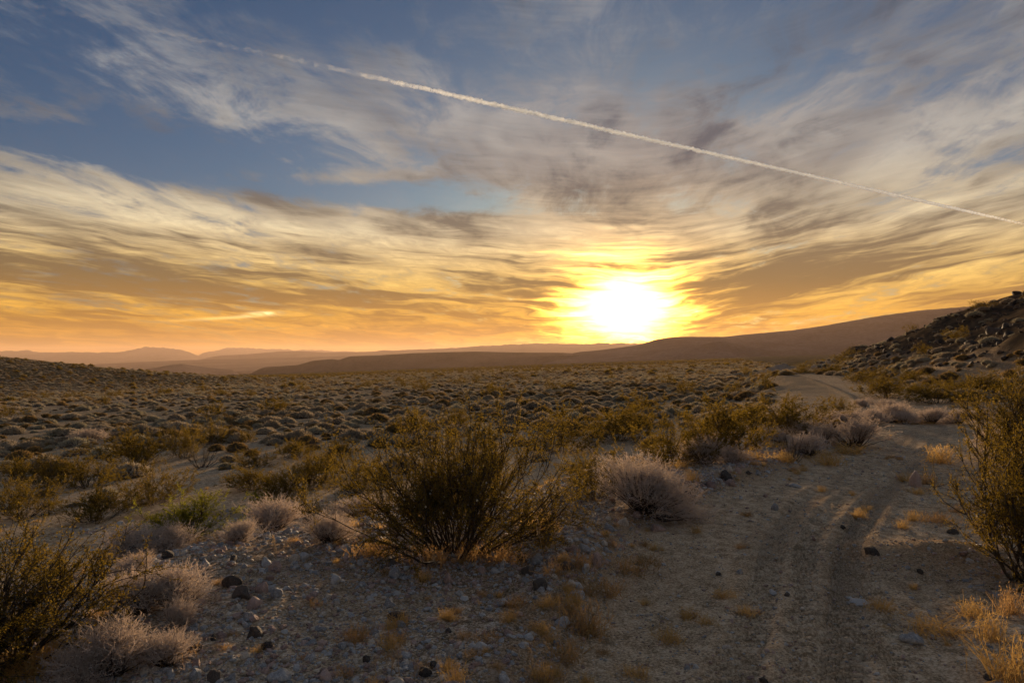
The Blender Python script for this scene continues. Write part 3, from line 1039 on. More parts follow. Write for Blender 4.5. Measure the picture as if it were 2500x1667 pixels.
BUSHES = [  # mesh, foot px, foot py, width px, height px, label
    (CR_HERO, 1110, 1345, 470, 345, "largest creosote bush, in the middle, with low black branches sprawling right"),
    (CR_LEFT, -55, 1655, 500, 355, "creosote bush cut off by the left edge of the picture, golden grass beneath"),
    (CR_RIGHT, 2530, 1425, 290, 390, "creosote bush with bare black lower branches beside the road, cut off at right"),
    (CR_RIGHT, 2540, 1165, 240, 240, "tall creosote bush with white seed balls behind the right roadside bush"),
    (CR_MID[0], 1645, 1135, 210, 170, "leafy creosote bush right behind the biggest pale grey shrub"),
    (CR_MID[1], 1765, 1112, 190, 190, "tall creosote bush just right of the one behind the pale grey shrub"),
    (CR_MID[2], 1450, 1215, 170, 170, "upright twiggy creosote between the largest bush and the pale grey shrub"),
    (CR_MID[0], 1370, 1105, 190, 120, "creosote bush behind the right half of the largest bush"),
    (CR_MID[1], 1520, 1075, 170, 110, "creosote bush straight below the sun, above the pale grey shrub"),
    (CR_MID[2], 1940, 1055, 200, 130, "broad creosote bush on the road's left before the far bend"),
    (CR_MID[1], 1838, 1050, 130, 90, "smaller creosote left of the broad bush before the far bend"),
    (CR_MID[0], 2058, 1005, 62, 50, "small round creosote at the left side of the far road bend"),
    (CR_MID[1], 2165, 972, 120, 70, "creosote at the right side of the far road bend"),
    (CR_MID[2], 2290, 985, 170, 75, "wide creosote at the hill's foot left of the tall seed-ball bush"),
    (CR_MID[0], 2235, 940, 130, 55, "creosote on the hill's lowest slope above the far road bend"),
    (CR_MID[1], 2400, 965, 150, 80, "creosote at the hill's foot just behind the tall seed-ball bush"),
    (CR_MID[2], 2105, 935, 80, 40, "creosote beside the far end of the visible road"),
    (CR_MID[0], 1955, 912, 58, 26, "small creosote in front of the bare spoil bank, left one"),
    (CR_MID[1], 2025, 912, 60, 24, "small creosote in front of the bare spoil bank, right one"),
    (CR_GREEN, 450, 1312, 190, 108, "bright green creosote bush behind the gravel bank at left"),
    (CR_GREEN, 638, 1247, 64, 48, "small green bush on bare sand right of the bright green creosote"),
    (CR_MID[0], 738, 1262, 70, 58, "thin see-through creosote behind the gravel bank"),
    (CR_MID[1], 325, 1138, 140, 88, "dark domed creosote alone on sand at mid left"),
    (CR_MID[2], 450, 1118, 72, 84, "tall narrow creosote beside a pale shrub at mid left"),
    (CR_DEAD, 492, 1142, 95, 66, "leafless brown bush on the sand at mid left"),
    (CR_MID[0], 513, 1086, 66, 64, "yellowish creosote standing above the leafless brown bush"),
    (CR_MID[2], 601, 1080, 40, 32, "small rounded creosote on the sandy clearing"),
    (CR_MID[1], 716, 1118, 80, 46, "dense dark creosote at the far side of the sandy clearing"),
    (CR_MID[2], 216, 1188, 130, 80, "creosote with fanned stems at mid left by a sunlit patch"),
    (CR_MID[0], 118, 1190, 120, 76, "brown-green creosote left of the fanned creosote"),
    (CR_MID[1], 40, 1172, 100, 56, "dark low creosote at the left edge of the plain"),
    (CR_MID[2], 55, 1262, 150, 100, "creosote at the left edge above the foreground bush"),
    (CR_DEAD, 118, 1256, 60, 50, "bare twiggy bush beside the left edge creosote"),
    (CR_MID[1], 235, 1272, 130, 84, "sparse dark creosote between the left edge bush and the green one"),
    (CR_MID[0], 375, 1232, 160, 104, "wide creosote right above the bright green bush"),
    (CR_MID[0], 625, 1140, 96, 48, "grey-green creosote left of the dense dark one"),
    (CR_MID[1], 612, 1198, 120, 58, "creosote at the right rim of the sandy clearing"),
    (CR_MID[2], 680, 1222, 108, 74, "creosote next to the small green bush"),
    (CR_MID[0], 745, 1196, 110, 92, "tall creosote at the back right of the sandy clearing"),
    (CR_MID[1], 795, 1172, 106, 76, "creosote left of the largest bush, beside the tall one"),
    (CR_MID[2], 828, 1112, 78, 40, "small creosote above the bushes left of the largest bush"),
    (CR_MID[0], 872, 1210, 96, 110, "creosote showing behind the largest bush's left side"),
    (CR_MID[1], 1010, 1060, 80, 60, "creosote whose top shows over the largest bush's crown"),
    (CR_MID[2], 1120, 1040, 70, 44, "creosote above and right of the largest bush's crown"),
]
for k, (t, px, py, w, h, lab) in enumerate(BUSHES):
    if 3 < k < 19:
        w, h = w * 0.92, h * 0.72
    kw = dict(rz=0.0) if k == 0 else (dict(rz=0.5) if k == 1 else {})
    o, (x, y) = put_px("creosote_bush", bush_parts(t), px, py, w, h, lab, "bush", "creosote bushes near the road and clearing", **kw)
    taken.append((x, y, w * scale_at(y) * 0.42))

# ---- grey shrubs -----------------------------------------------------------
GS_HERO = bursage(201, 150, 8, 4, 0.0036, M['bursage'], 3, 0.022, (2, 78), 0.04)
GS_NEAR = [bursage(205 + k, 95, 7, 4, 0.0052, M['bursage'], 2, 0.026, (3, 50), 0.10) for k in range(3)]
GS_MID = [bursage(210 + k, 66, 6, 4, 0.0075, M['bursage'], 2, 0.036, (3, 66), 0.07) for k in range(3)]
GREYS = [
    (GS_HERO, 1572, 1252, 215, 138, "biggest pale grey shrub, by the stones at the road's left edge"),
    (GS_MID[0], 1722, 1132, 92, 74, "spiky pale shrub right behind the biggest grey shrub"),
    (GS_MID[1], 1785, 1128, 74, 44, "low dull shrub right of the spiky pale shrub"),
    (GS_NEAR[0], 662, 1300, 112, 90, "taller grey shrub on the gravel bank's rim at left"),
    (GS_NEAR[1], 592, 1322, 68, 58, "small dark grey shrub left of the taller rim shrub"),
    (GS_NEAR[2], 800, 1322, 98, 74, "grey shrub on the gravel bank left of the largest bush"),
    (GS_NEAR[0], 322, 1352, 108, 72, "pale shrub on the bank below the bright green bush, left one"),
    (GS_NEAR[1], 412, 1348, 100, 68, "pale shrub on the bank below the bright green bush, right one"),
    (GS_NEAR[2], 332, 1406, 84, 54, "small grey shrub below the pair of pale bank shrubs"),
    (GS_NEAR[1], 335, 1496, 130, 112, "dark-centred grey shrub on the gravel at left, left of a pair"),
    (GS_NEAR[0], 425, 1482, 130, 112, "grey shrub on the gravel at left, right of a pair"),
    (GS_NEAR[2], 424, 1534, 62, 86, "narrow pale shrub in front of the pair on the gravel"),
    (GS_NEAR[0], 272, 1640, 170, 138, "large pinkish grey shrub near the lower left corner"),
    (GS_NEAR[1], 402, 1622, 100, 92, "feathery shrub right of the large lower left shrub"),
    (GS_NEAR[2], 188, 1668, 110, 96, "dark shrub left of the large lower left shrub"),
    (GS_MID[2], 880, 1262, 130, 58, "low dark shrub under the largest bush's left branches"),
    (GS_MID[0], 2085, 1092, 112, 82, "broad pale shrub on the road's left beyond the standing stone"),
    (GS_MID[1], 1978, 1112, 78, 62, "brownish shrub left of the broad pale roadside shrub"),
    (GS_MID[2], 2008, 1078, 70, 44, "grey shrub behind the brownish roadside shrub"),
    (GS_MID[0], 1895, 1082, 62, 40, "grey shrub at the foot of the broad creosote, left one"),
    (GS_MID[1], 1960, 1062, 60, 40, "grey shrub at the foot of the broad creosote, right one"),
    (GS_MID[2], 2035, 1042, 66, 42, "first shrub from the left in the row across the road bend"),
    (GS_MID[0], 2085, 1040, 62, 44, "second shrub from the left in the row across the road bend"),
    (GS_MID[1], 2135, 1036, 60, 42, "third shrub from the left in the row across the road bend"),
    (GS_MID[2], 2178, 1030, 80, 52, "fourth shrub from the left in the row across the road bend"),
    (GS_MID[0], 2208, 1034, 52, 36, "fifth shrub from the left in the row across the road bend"),
    (GS_MID[1], 2275, 1034, 76, 42, "sixth shrub from the left in the row across the road bend"),
    (GS_MID[2], 2342, 1034, 66, 40, "seventh shrub from the left in the row across the road bend"),
    (GS_MID[0], 2395, 1022, 56, 26, "last shrub of the row across the road bend, by the hill"),
    (GS_MID[1], 2170, 1002, 60, 30, "pale shrub right of the far road bend, behind the row"),
    (GS_MID[0], 2110, 992, 40, 22, "small pale shrub beside the far road bend"),
    (GS_MID[2], 215, 1080, 70, 38, "pale rounded shrub in front of the dark domed creosote's left"),
    (GS_MID[1], 2462, 1120, 110, 90, "tan shrub half hidden behind the right roadside creosote"),
]
for t, px, py, w, h, lab in GREYS:
    o, (x, y) = put_px("grey_shrub", shrub_parts(t), px, py, w * 1.08, h * 0.92, lab, "shrub", "grey shrubs near the road and bank",
                       lean=(rng.normal(0, 0.14), rng.normal(0, 0.14)))
    taken.append((x, y, w * scale_at(y) * 0.42))
o, (x, y) = put_px("dead_bush", [("branches", CR_DEAD[0])], 1935, 1128, 66, 82, "leafless black fan of sticks left of the brownish roadside shrub", "bush")
taken.append((x, y, 0.3))

# ---- open plain: rounded shrubs -------------------------------------------
DM_NEAR = [dome(301 + k, 2500, 0.115, M['dome' if k < 2 else 'dome_olive']) for k in range(3)]
DM_PALE = [dome(311 + k, 2000, 0.12, M['dome_pale']) for k in range(2)]
DM_FAR = [dome(321 + k, 300, 0.17, m) for k, m in enumerate((M['dome'], M['dome_olive'], M['dome_pale']))]


def jittered(cell, rmax, rmin, amax=0.80):
    n = int(rmax / cell) + 1
    gx, gy = np.meshgrid(np.arange(-n, n + 1), np.arange(0, n + 1))
    x = (gx.ravel() + rng.uniform(-0.48, 0.48, gx.size)) * cell
    y = (gy.ravel() + rng.uniform(-0.48, 0.48, gx.size)) * cell
    r = np.hypot(x, y)
    ok = (r > rmin) & (r < rmax) & (np.abs(np.arctan2(x, y)) < amax)
    return x[ok], y[ok]


def plain_ok(x, y, r=0.5):
    s, t, hw = road_st(x, y)
    ok = (np.abs(t) > hw + 0.5) | (np.hypot(x, y) > 75)
    ye = np.interp(x, EDGE_X, EDGE_Y)
    sl = np.interp(x, EDGE_X, np.gradient(EDGE_Y, EDGE_X))
    db = (y - ye) / np.sqrt(1 + sl * sl)
    ok &= ~((db < 1.5) & (t < 0) & (y < 60))
    ok &= ~((y < 24) & (t > 0))
    ok &= hill_p(x, y) < 2.5 if np.ndim(x) else True
    ok &= (np.exp(-((x - 37.5) / 8) ** 2 - ((y - 88) / 4.5) ** 2) < 0.35)
    for tx, ty, tr in taken:
        ok &= np.hypot(x - tx, y - ty) > tr + r * 0.6
    return ok


x1, y1 = jittered(0.74, 165, 16)
r1 = np.hypot(x1, y1)
# sandy clearing at left and thinner cover near the bench
clear_ = np.exp(-(((x1 + 5.2) / 3.6) ** 2 + ((y1 - 15) / 3.0) ** 2)) + 0.6 * np.exp(-(((x1 + 3.0) / 3.0) ** 2 + ((y1 - 22) / 4) ** 2))
prob = (0.16 + 0.84 * sst(r1, 19, 36)) * np.clip(0.72 + 2.4 * fbm(x1 * 0.13, y1 * 0.13, 4, 401), 0.06, 1.0) * (1 - np.clip(clear_, 0, 1)) * (0.15 + 0.85 * sst(fbm(x1 * 0.05, y1 * 0.05, 3, 403), -0.16, -0.02)) + 0.08
hk = sst(x1, -72, -110) * np.exp(-((y1 - 205) / 70) ** 2)
keep = (rng.uniform(0, 1, len(x1)) < prob) & plain_ok(x1, y1)
x1, y1 = x1[keep], y1[keep]
sz1 = np.exp(rng.normal(0, 0.46, len(x1))) * 0.62
sz1 = np.minimum(sz1, 1.3)
x2, y2 = jittered(1.15, 360, 165)
hk = sst(x2, -72, -110) * np.exp(-((y2 - 205) / 70) ** 2)
keep = (rng.uniform(0, 1, len(x2)) < (0.62 + 0.9 * fbm(x2 * 0.05, y2 * 0.05, 3, 402)) * (1 - 0.1 * hk)) & (hill_p(x2, y2) < 2)
x2, y2 = x2[keep], y2[keep]
sz2 = np.exp(rng.normal(0, 0.3, len(x2))) * 0.8

def place(x, y):
    u, r_ = x / y, math.hypot(x, y)
    side = ("at the plain's left edge", "left of the sandy clearing", "beyond the sandy clearing", "behind the largest bush",
            "below the sun", "near the road's far bend")[int(np.digitize(u, [-0.52, -0.36, -0.2, 0.06, 0.3]))]
    return side + (", close by" if r_ < 27 else (", halfway out" if r_ < 38 else ", farther out"))


app = sz1 / np.hypot(x1, y1)
inview = (np.abs(x1 / y1) < 0.745)
order = np.argsort(-(app * inview))
big300 = order[:300]
for n_, i in enumerate(big300):
    me = DM_NEAR[n_ % 3] if rng.uniform() < 0.8 else DM_PALE[n_ % 2]
    o = link("round_shrub", me, loc=(x1[i], y1[i], float(hz(x1[i], y1[i])) - 0.02), rz=rng.uniform(0, 6.28),
             scale=(sz1[i] * rng.uniform(0.9, 1.15), sz1[i], sz1[i] * rng.uniform(0.75, 1.1)))
    zone = place(x1[i], y1[i])
    look = ("large " if sz1[i] > 1.0 else ("small " if sz1[i] < 0.75 else "middling ")) + ("pale green-grey" if me in DM_PALE else ("olive-brown" if me == DM_NEAR[2] else "grey-brown"))
    tag(o, "%s rounded shrub %s" % (look, zone), "shrub", "%s rounded shrubs %s" % (look, zone))


def scatter(name, pts, rot, scl, idx, protos, label, cat):
    """one uncounted mass: copies of the given meshes on points"""
    me = bpy.data.meshes.new(name)
    me.vertices.add(len(pts))
    me.vertices.foreach_set("co", np.asarray(pts, np.float32).ravel())
    for nm, ty, arr in (("turn", 'FLOAT_VECTOR', rot), ("grow", 'FLOAT_VECTOR', scl), ("which", 'INT', idx)):
        a = me.attributes.new(nm, ty, 'POINT')
        if ty == 'INT':
            a.data.foreach_set("value", np.asarray(arr, np.int32))
        else:
            a.data.foreach_set("vector", np.asarray(arr, np.float32).ravel())
    o = link(name, me)
    ng = bpy.data.node_groups.new(name, 'GeometryNodeTree')
    ng.interface.new_socket("Geometry", in_out='INPUT', socket_type='NodeSocketGeometry')
    ng.interface.new_socket("Geometry", in_out='OUTPUT', socket_type='NodeSocketGeometry')
    gi, go = ng.nodes.new('NodeGroupInput'), ng.nodes.new('NodeGroupOutput')
    jn = ng.nodes.new('GeometryNodeJoinGeometry')

    def named(nm, ty):
        n = ng.nodes.new('GeometryNodeInputNamedAttribute')
        n.data_type = ty
        n.inputs[0].default_value = nm
        return n.outputs[0]
    turn, grw, which = named("turn", 'FLOAT_VECTOR'), named("grow", 'FLOAT_VECTOR'), named("which", 'INT')
    for k, po in enumerate(protos):
        oi = ng.nodes.new('GeometryNodeObjectInfo')
        oi.transform_space = 'ORIGINAL'
        oi.inputs[0].default_value = po
        oi.inputs[1].default_value = True
        cmp_ = ng.nodes.new('FunctionNodeCompare')
        cmp_.data_type = 'INT'; cmp_.operation = 'EQUAL'
        ng.links.new(which, cmp_.inputs[2]); cmp_.inputs[3].default_value = k
        ip = ng.nodes.new('GeometryNodeInstanceOnPoints')
        ng.links.new(gi.outputs[0], ip.inputs['Points'])
        ng.links.new(cmp_.outputs[0], ip.inputs['Selection'])
        ng.links.new(oi.outputs['Geometry'], ip.inputs['Instance'])
        ng.links.new(turn, ip.inputs['Rotation'])
        ng.links.new(grw, ip.inputs['Scale'])
        ng.links.new(ip.outputs[0], jn.inputs[0])
    ng.links.new(jn.outputs[0], go.inputs[0])
    md = o.modifiers.new("scatter", 'NODES')
    md.node_group = ng
    return tag(o, label, cat, kind='stuff')


def proto(name, me, x, y, size, label, cat, group=None):
    o = link(name, me, loc=(x, y, float(hz(x, y)) - 0.02), rz=rng.uniform(0, 6.28), scale=size)
    return tag(o, label, cat, group)


def euler_z(n, tilt=0.08):
    return np.stack([rng.normal(0, tilt, n), rng.normal(0, tilt, n), rng.uniform(0, 6.28, n)], -1)


def vary(s, lo=0.8, hi=1.15):
    n = len(s)
    return np.stack([s * rng.uniform(0.9, 1.15, n), s, s * rng.uniform(lo, hi, n)], -1)


rest = order[300:]
near_mask = np.hypot(x1[rest], y1[rest]) < 75
protos = [proto("round_shrub", m, px_, py_, 1.0, "low full-grown shrub amid the thickest shrubs in the plain's centre", "shrub", "full-grown shrubs in the plain's centre")
          for m, px_, py_ in ((DM_NEAR[0], -6, 41), (DM_NEAR[2], 2, 44), (DM_PALE[0], -9, 46), (DM_FAR[0], -3, 168), (DM_FAR[1], 5, 171), (DM_FAR[2], -12, 174))]
xr, yr = np.concatenate([x1[rest], x2]), np.concatenate([y1[rest], y2])
sr = np.concatenate([sz1[rest], sz2])
wi = np.where(np.hypot(xr, yr) < 75, rng.integers(0, 3, len(xr)), 3 + rng.integers(0, 3, len(xr)))
scatter("plain_shrubs", np.stack([xr, yr, hz(xr, yr, False) - 0.03], -1), euler_z(len(xr)), vary(sr, 0.7, 1.05), wi, protos,
        "countless small rounded shrubs fading into the distant plain", "shrubs")

# ---- creosote dotted over the plain ---------------------------------------
xc, yc = jittered(5.2, 150, 24)
keep = (rng.uniform(0, 1, len(xc)) < 0.15 + 0.5 * fbm(xc * 0.05, yc * 0.05, 2, 411)) & plain_ok(xc, yc, 1.0) & (np.abs(xc / yc) < 0.78)
xc, yc = xc[keep], yc[keep]
oc = np.argsort(np.hypot(xc, yc))
for i in oc[:120]:
    t = CR_FAR[int(rng.integers(0, 3))]
    bw, bh = rng.uniform(1.2, 2.3), rng.uniform(0.75, 1.35)
    zone = ("tall " if bh > 1.1 else "low ") + ("wide" if bw > 1.75 else "narrow") + " olive creosote bush among round shrubs " + place(xc[i], yc[i])
    put("creosote_bush", bush_parts(t), xc[i], yc[i], bw, bh, rng.uniform(0, 6.28), zone, "bush", "creosote dotted over the plain: " + zone)
# far away they close up into an olive belt
far_puff = dome(331, 320, 0.22, M['creosote'], 0.9)
fp = proto("creosote_bush", far_puff, 14, 150, 1.6, "dense round creosote bush far out in the plain below the sun", "bush")
xf, yf = jittered(5.0, 640, 120)
rf = np.hypot(xf, yf)
keep = (rng.uniform(0, 1, len(xf)) < (0.12 + 0.5 * sst(rf, 150, 330)) * (0.7 + fbm(xf * 0.02, yf * 0.02, 3, 412))) & (hill_p(xf, yf) < 1) & \
       (np.exp(-((xf - 37.5) / 9) ** 2 - ((yf - 88) / 6) ** 2) < 0.3)
xf, yf = xf[keep], yf[keep]
scatter("far_creosote", np.stack([xf, yf, hz(xf, yf, False) - 0.05], -1), euler_z(len(xf)), vary(rng.uniform(1.3, 2.4, len(xf)), 0.6, 0.9),
        np.zeros(len(xf), int), [fp], "olive belt of far creosote bushes along the plain's horizon", "bushes")

# ---- rocky hillside --------------------------------------------------------
STONES = []
for k in range(8):
    V, F = stone(500 + k, 3, rng.uniform(0.5, 0.8), k % 2)
    STONES.append((V, F))


def stone_mesh(k, mat, smooth=True):
    V, F = STONES[k % 8]
    return mesh_from("stone", V, [F], M[mat], smooth)


SM = {c: [stone_mesh(k, c) for k in range(8)] for c in ('rock_grey', 'rock_dark', 'rock_pink', 'rock_tan', 'rock_hill')}
small = []
for k in range(6):
    V, F = stone(540 + k, 1, rng.uniform(0.4, 0.75), 1)
    small.append(mesh_from("pebble", V, [F], M[('rock_grey', 'rock_grey', 'rock_pink', 'rock_pink', 'rock_tan', 'rock_grey')[k]], False))

xh, yh = jittered(0.62, 135, 14)
ph = hill_p(xh, yh)
cl = fbm(xh * 0.16, yh * 0.16, 3, 421)
keep = (ph > 1.5) & (yh < 118) & (rng.uniform(0, 1, len(xh)) < 0.45 + 1.5 * cl)
xk, yk = xh[keep], yh[keep]
sk = np.clip(np.exp(rng.normal(-1.4, 0.6, len(xk))), 0.1, 1.2)
def slope_zone(x, y):
    side = "at the right edge" if x / y > 0.66 else ("above the road bend" if x / y > 0.54 else "near the spoil bank")
    return side + (", low down" if hill_p(x, y) < 7 else (", halfway up" if hill_p(x, y) < 16 else ", high up"))


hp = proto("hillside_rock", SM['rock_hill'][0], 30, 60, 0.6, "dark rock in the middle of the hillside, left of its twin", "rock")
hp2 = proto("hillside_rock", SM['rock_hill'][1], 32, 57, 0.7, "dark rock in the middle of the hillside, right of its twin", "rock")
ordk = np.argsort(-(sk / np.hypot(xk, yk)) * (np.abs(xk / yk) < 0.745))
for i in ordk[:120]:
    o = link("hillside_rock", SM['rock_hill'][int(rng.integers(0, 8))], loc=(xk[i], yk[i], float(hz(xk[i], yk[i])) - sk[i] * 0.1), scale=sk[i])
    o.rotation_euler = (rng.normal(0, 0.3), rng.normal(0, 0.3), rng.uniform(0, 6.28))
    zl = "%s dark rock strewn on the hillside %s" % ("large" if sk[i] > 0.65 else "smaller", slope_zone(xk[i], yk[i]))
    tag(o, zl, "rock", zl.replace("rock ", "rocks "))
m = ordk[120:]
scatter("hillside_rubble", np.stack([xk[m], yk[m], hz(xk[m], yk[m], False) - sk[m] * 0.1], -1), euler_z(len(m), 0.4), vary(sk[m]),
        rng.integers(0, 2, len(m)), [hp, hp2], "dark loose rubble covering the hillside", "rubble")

xs_, ys_ = jittered(1.35, 135, 22)
ps = hill_p(xs_, ys_)
keep = (ps > 0.5) & (ys_ < 118) & (rng.uniform(0, 1, len(xs_)) < 0.20 + 1.4 * fbm(xs_ * 0.10, ys_ * 0.10, 3, 431) + 0.40 * sst(ys_, 50, 75))
xs_, ys_ = xs_[keep], ys_[keep]
ss = np.exp(rng.normal(-0.2, 0.3, len(xs_)))
ords = np.argsort(-(ss / np.hypot(xs_, ys_)) * (np.abs(xs_ / ys_) < 0.745))
for i in ords[:160]:
    o = link("hillside_shrub", DM_PALE[int(rng.integers(0, 2))] if rng.uniform() < 0.7 else DM_NEAR[0], loc=(xs_[i], ys_[i], float(hz(xs_[i], ys_[i])) - 0.05),
             rz=rng.uniform(0, 6.28), scale=(ss[i] * 1.1, ss[i], ss[i] * rng.uniform(0.8, 1.2)))
    zl = "%s pale rounded shrub on the dark hillside %s" % ("large" if ss[i] > 1.0 else ("small" if ss[i] < 0.75 else "middling"), slope_zone(xs_[i], ys_[i]))
    tag(o, zl, "shrub", zl.replace("shrub ", "shrubs "))
m = ords[160:]
if len(m):
    scatter("hillside_shrubs", np.stack([xs_[m], ys_[m], hz(xs_[m], ys_[m], False) - 0.05], -1), euler_z(len(m)), vary(ss[m]),
            rng.choice([2, 3, 5], len(m)), protos, "small distant shrubs mottling the dark hillside", "shrubs")
xo, yo = jittered(3.0, 120, 16)
po = hill_p(xo, yo)
keep = (po > -2.5) & (yo < 110) & (rng.uniform(0, 1, len(xo)) < 0.16 * sst(po, 22, 2)) & (np.abs(xo / yo) < 0.78) & (np.abs(road_st(xo, yo)[1]) > 3)
for x, y in zip(xo[keep], yo[keep]):
    bw, bh = rng.uniform(1.2, 2.1), rng.uniform(0.7, 1.2)
    lb = ("tall " if bh > 0.95 else "low ") + ("wide" if bw > 1.65 else "narrow") + " olive-brown creosote on the rocky hill's slope, " + \
        ("near the road" if y < 35 else ("above the far road bend" if y < 60 else "towards the spoil bank"))
    put("creosote_bush", bush_parts(CR_FAR[int(rng.integers(0, 3))]), x, y, bw, bh, rng.uniform(0, 6.28), lb, "bush", "hill slope: " + lb)

# ---- single stones ---------------------------------------------------------
ROCKS = [  # px, py of the foot, width px, height px, colour, label or None
    (566, 1428, 50, 24, 'rock_dark', "black pitted stone right of the pair of grey shrubs on the gravel"), (591, 1457, 48, 26, 'rock_dark', "wider of the black stones below the pitted one on the gravel"),
    (639, 1448, 32, 26, 'rock_pink', "round brown stone beside the wide black stone on the gravel"), (674, 1456, 30, 20, 'rock_grey', None), (624, 1552, 33, 25, 'rock_dark', "rounded black stone alone on the gravel, lower left, upper one of two"),
    (652, 1581, 30, 19, 'rock_dark', "angular black stone below the rounded one, lower left"), (520, 1563, 18, 13, 'rock_dark', None), (473, 1590, 34, 20, 'rock_dark', None), (524, 1662, 32, 26, 'rock_dark', "dark stone cut by the bottom edge at lower left"),
    (475, 1652, 40, 21, 'rock_grey', "bluish grey stone near the bottom edge at lower left"), (497, 1384, 26, 18, 'rock_grey', None), (570, 1371, 24, 17, 'rock_dark', None), (670, 1390, 36, 22, 'rock_pink', "largest pinkish stone on the bank below the taller rim shrub"),
    (647, 1378, 28, 20, 'rock_grey', None), (650, 1310, 24, 14, 'rock_grey', None), (704, 1301, 28, 14, 'rock_grey', None), (750, 1275, 28, 18, 'rock_dark', "dark stone between the two grey rim shrubs"), (540, 1309, 20, 14, 'rock_tan', None),
    (742, 1361, 28, 16, 'rock_grey', None), (719, 1371, 26, 15, 'rock_tan', None), (408, 1361, 32, 18, 'rock_dark', None), (842, 1342, 32, 14, 'rock_grey', None), (683, 1655, 54, 22, 'rock_grey', "flat grey slab at the bottom edge left of centre"),
    (413, 1646, 28, 14, 'rock_grey', None), (1332, 1330, 38, 30, 'rock_dark', "round black stone right of the largest bush's foot"), (1424, 1347, 34, 20, 'rock_grey', "long grey stone right of the round black one"), (1456, 1378, 28, 30, 'rock_pink', "upright pinkish stone at the edge of the rusty grass"),
    (1098, 1421, 30, 24, 'rock_pink', "blocky pinkish stone in front of the largest bush"), (1290, 1398, 40, 24, 'rock_dark', "black stone in the grass in front of the largest bush's right side"), (1318, 1434, 38, 24, 'rock_dark', "black stone nearest the road among those before the largest bush"),
    (1408, 1454, 46, 15, 'rock_grey', "flat grey stone half buried at the road's left edge"), (970, 1508, 46, 16, 'rock_dark', "flat dark slab on the gravel left of centre"), (1621, 1255, 38, 30, 'rock_tan', "pale boulder at the foot of the biggest grey shrub"),
    (1523, 1280, 30, 18, 'rock_tan', None), (1487, 1294, 30, 15, 'rock_grey', None), (1556, 1261, 24, 14, 'rock_pink', None), (1605, 1295, 42, 18, 'rock_pink', None), (894, 1614, 22, 12, 'rock_dark', None),
    (1095, 1541, 22, 10, 'rock_dark', None), (1374, 1520, 40, 18, 'rock_grey', None), (1771, 1168, 36, 22, 'rock_dark', "dark boulder in the stone heap right of the biggest grey shrub"), (1748, 1166, 15, 18, 'rock_tan', "pointed tan stone leaning on the dark boulder"),
    (1781, 1150, 15, 16, 'rock_tan', None), (1801, 1153, 19, 13, 'rock_pink', None), (1828, 1157, 15, 9, 'rock_dark', None), (1851, 1159, 17, 12, 'rock_grey', None), (1733, 1189, 27, 17, 'rock_pink', "reddish stone at the front of the stone heap, left one"),
    (1781, 1184, 25, 14, 'rock_pink', "reddish stone at the front of the stone heap, right one"), (1679, 1211, 25, 15, 'rock_dark', None), (1655, 1243, 24, 11, 'rock_grey', None), (2233, 1189, 30, 40, 'rock_pink', "standing pinkish stone on the road's right side in golden grass"),
    (2128, 1353, 42, 22, 'rock_dark', "pointed dark stone on the right of the road"), (2228, 1568, 50, 20, 'rock_grey', "blue-grey stone right of the tyre tracks near the bottom"), (2411, 1308, 40, 38, 'rock_pink', "brown boulder under the right roadside creosote"),
    (2325, 1302, 28, 13, 'rock_dark', None), (2057, 1290, 18, 8, 'rock_dark', None), (1940, 1188, 28, 8, 'rock_grey', None), (1776, 1575, 32, 13, 'rock_tan', "pale flat stone on the road left of the tyre tracks"), (2100, 1470, 48, 14, 'rock_grey', "flat grey stone half sunk right of the tyre tracks"),
    (2075, 1460, 24, 10, 'rock_grey', None), (1755, 1403, 16, 8, 'rock_dark', None), (1807, 1401, 18, 13, 'rock_grey', None), (1921, 1456, 18, 9, 'rock_dark', None), (1885, 1444, 20, 9, 'rock_grey', None), (1864, 1669, 24, 12, 'rock_dark', None), (2411, 1658, 24, 12, 'rock_dark', None),
]
nrock = 0


def put_rock(x, y, w, h, col, label, group=None):
    global nrock
    k = int(rng.integers(0, 8))
    me = SM[col][k]
    V = STONES[k][0]
    hz0 = float(V[:, 2].max() - 0.0)
    o = link("rock", me, loc=(x, y, float(hz(x, y)) - 0.30 * h), scale=(w, w, 1.3 * h / hz0))
    o.rotation_euler = (rng.normal(0, 0.06), rng.normal(0, 0.06), rng.uniform(0, 6.28))
    tag(o, label, "rock", group)
    nrock += 1


CN = {'rock_grey': "grey", 'rock_dark': "blackish", 'rock_pink': "pinkish", 'rock_tan': "pale tan"}


def bulk(w):
    return "egg-sized" if w < 0.055 else ("fist-sized" if w < 0.09 else "head-sized")


def rock_zone(x, y):
    s, t, hw = road_st(x, y)
    if abs(t) < hw: return "lying loose on the dirt road"
    if t > 0: return "on the ground right of the road"
    u = x / y
    far_ = ", near the bottom edge" if y < 5.0 else (", farther back" if y > 7.5 else "")
    return ("on the gravel bank at far left" if u < -0.33 else ("on the gravel left of centre" if u < -0.05 else "beside the road's left edge")) + far_


for px, py, w, h, col, lab in ROCKS:
    x, y, z = at(px, py)
    s = scale_at(y)
    zn = rock_zone(x, y)
    put_rock(x, y, w * s * 1.08, h * s, col, lab or "%s %s stone %s" % (bulk(w * s * 1.08), CN[col], zn), None if lab else "%s %s stones %s" % (bulk(w * s * 1.08), CN[col], zn))

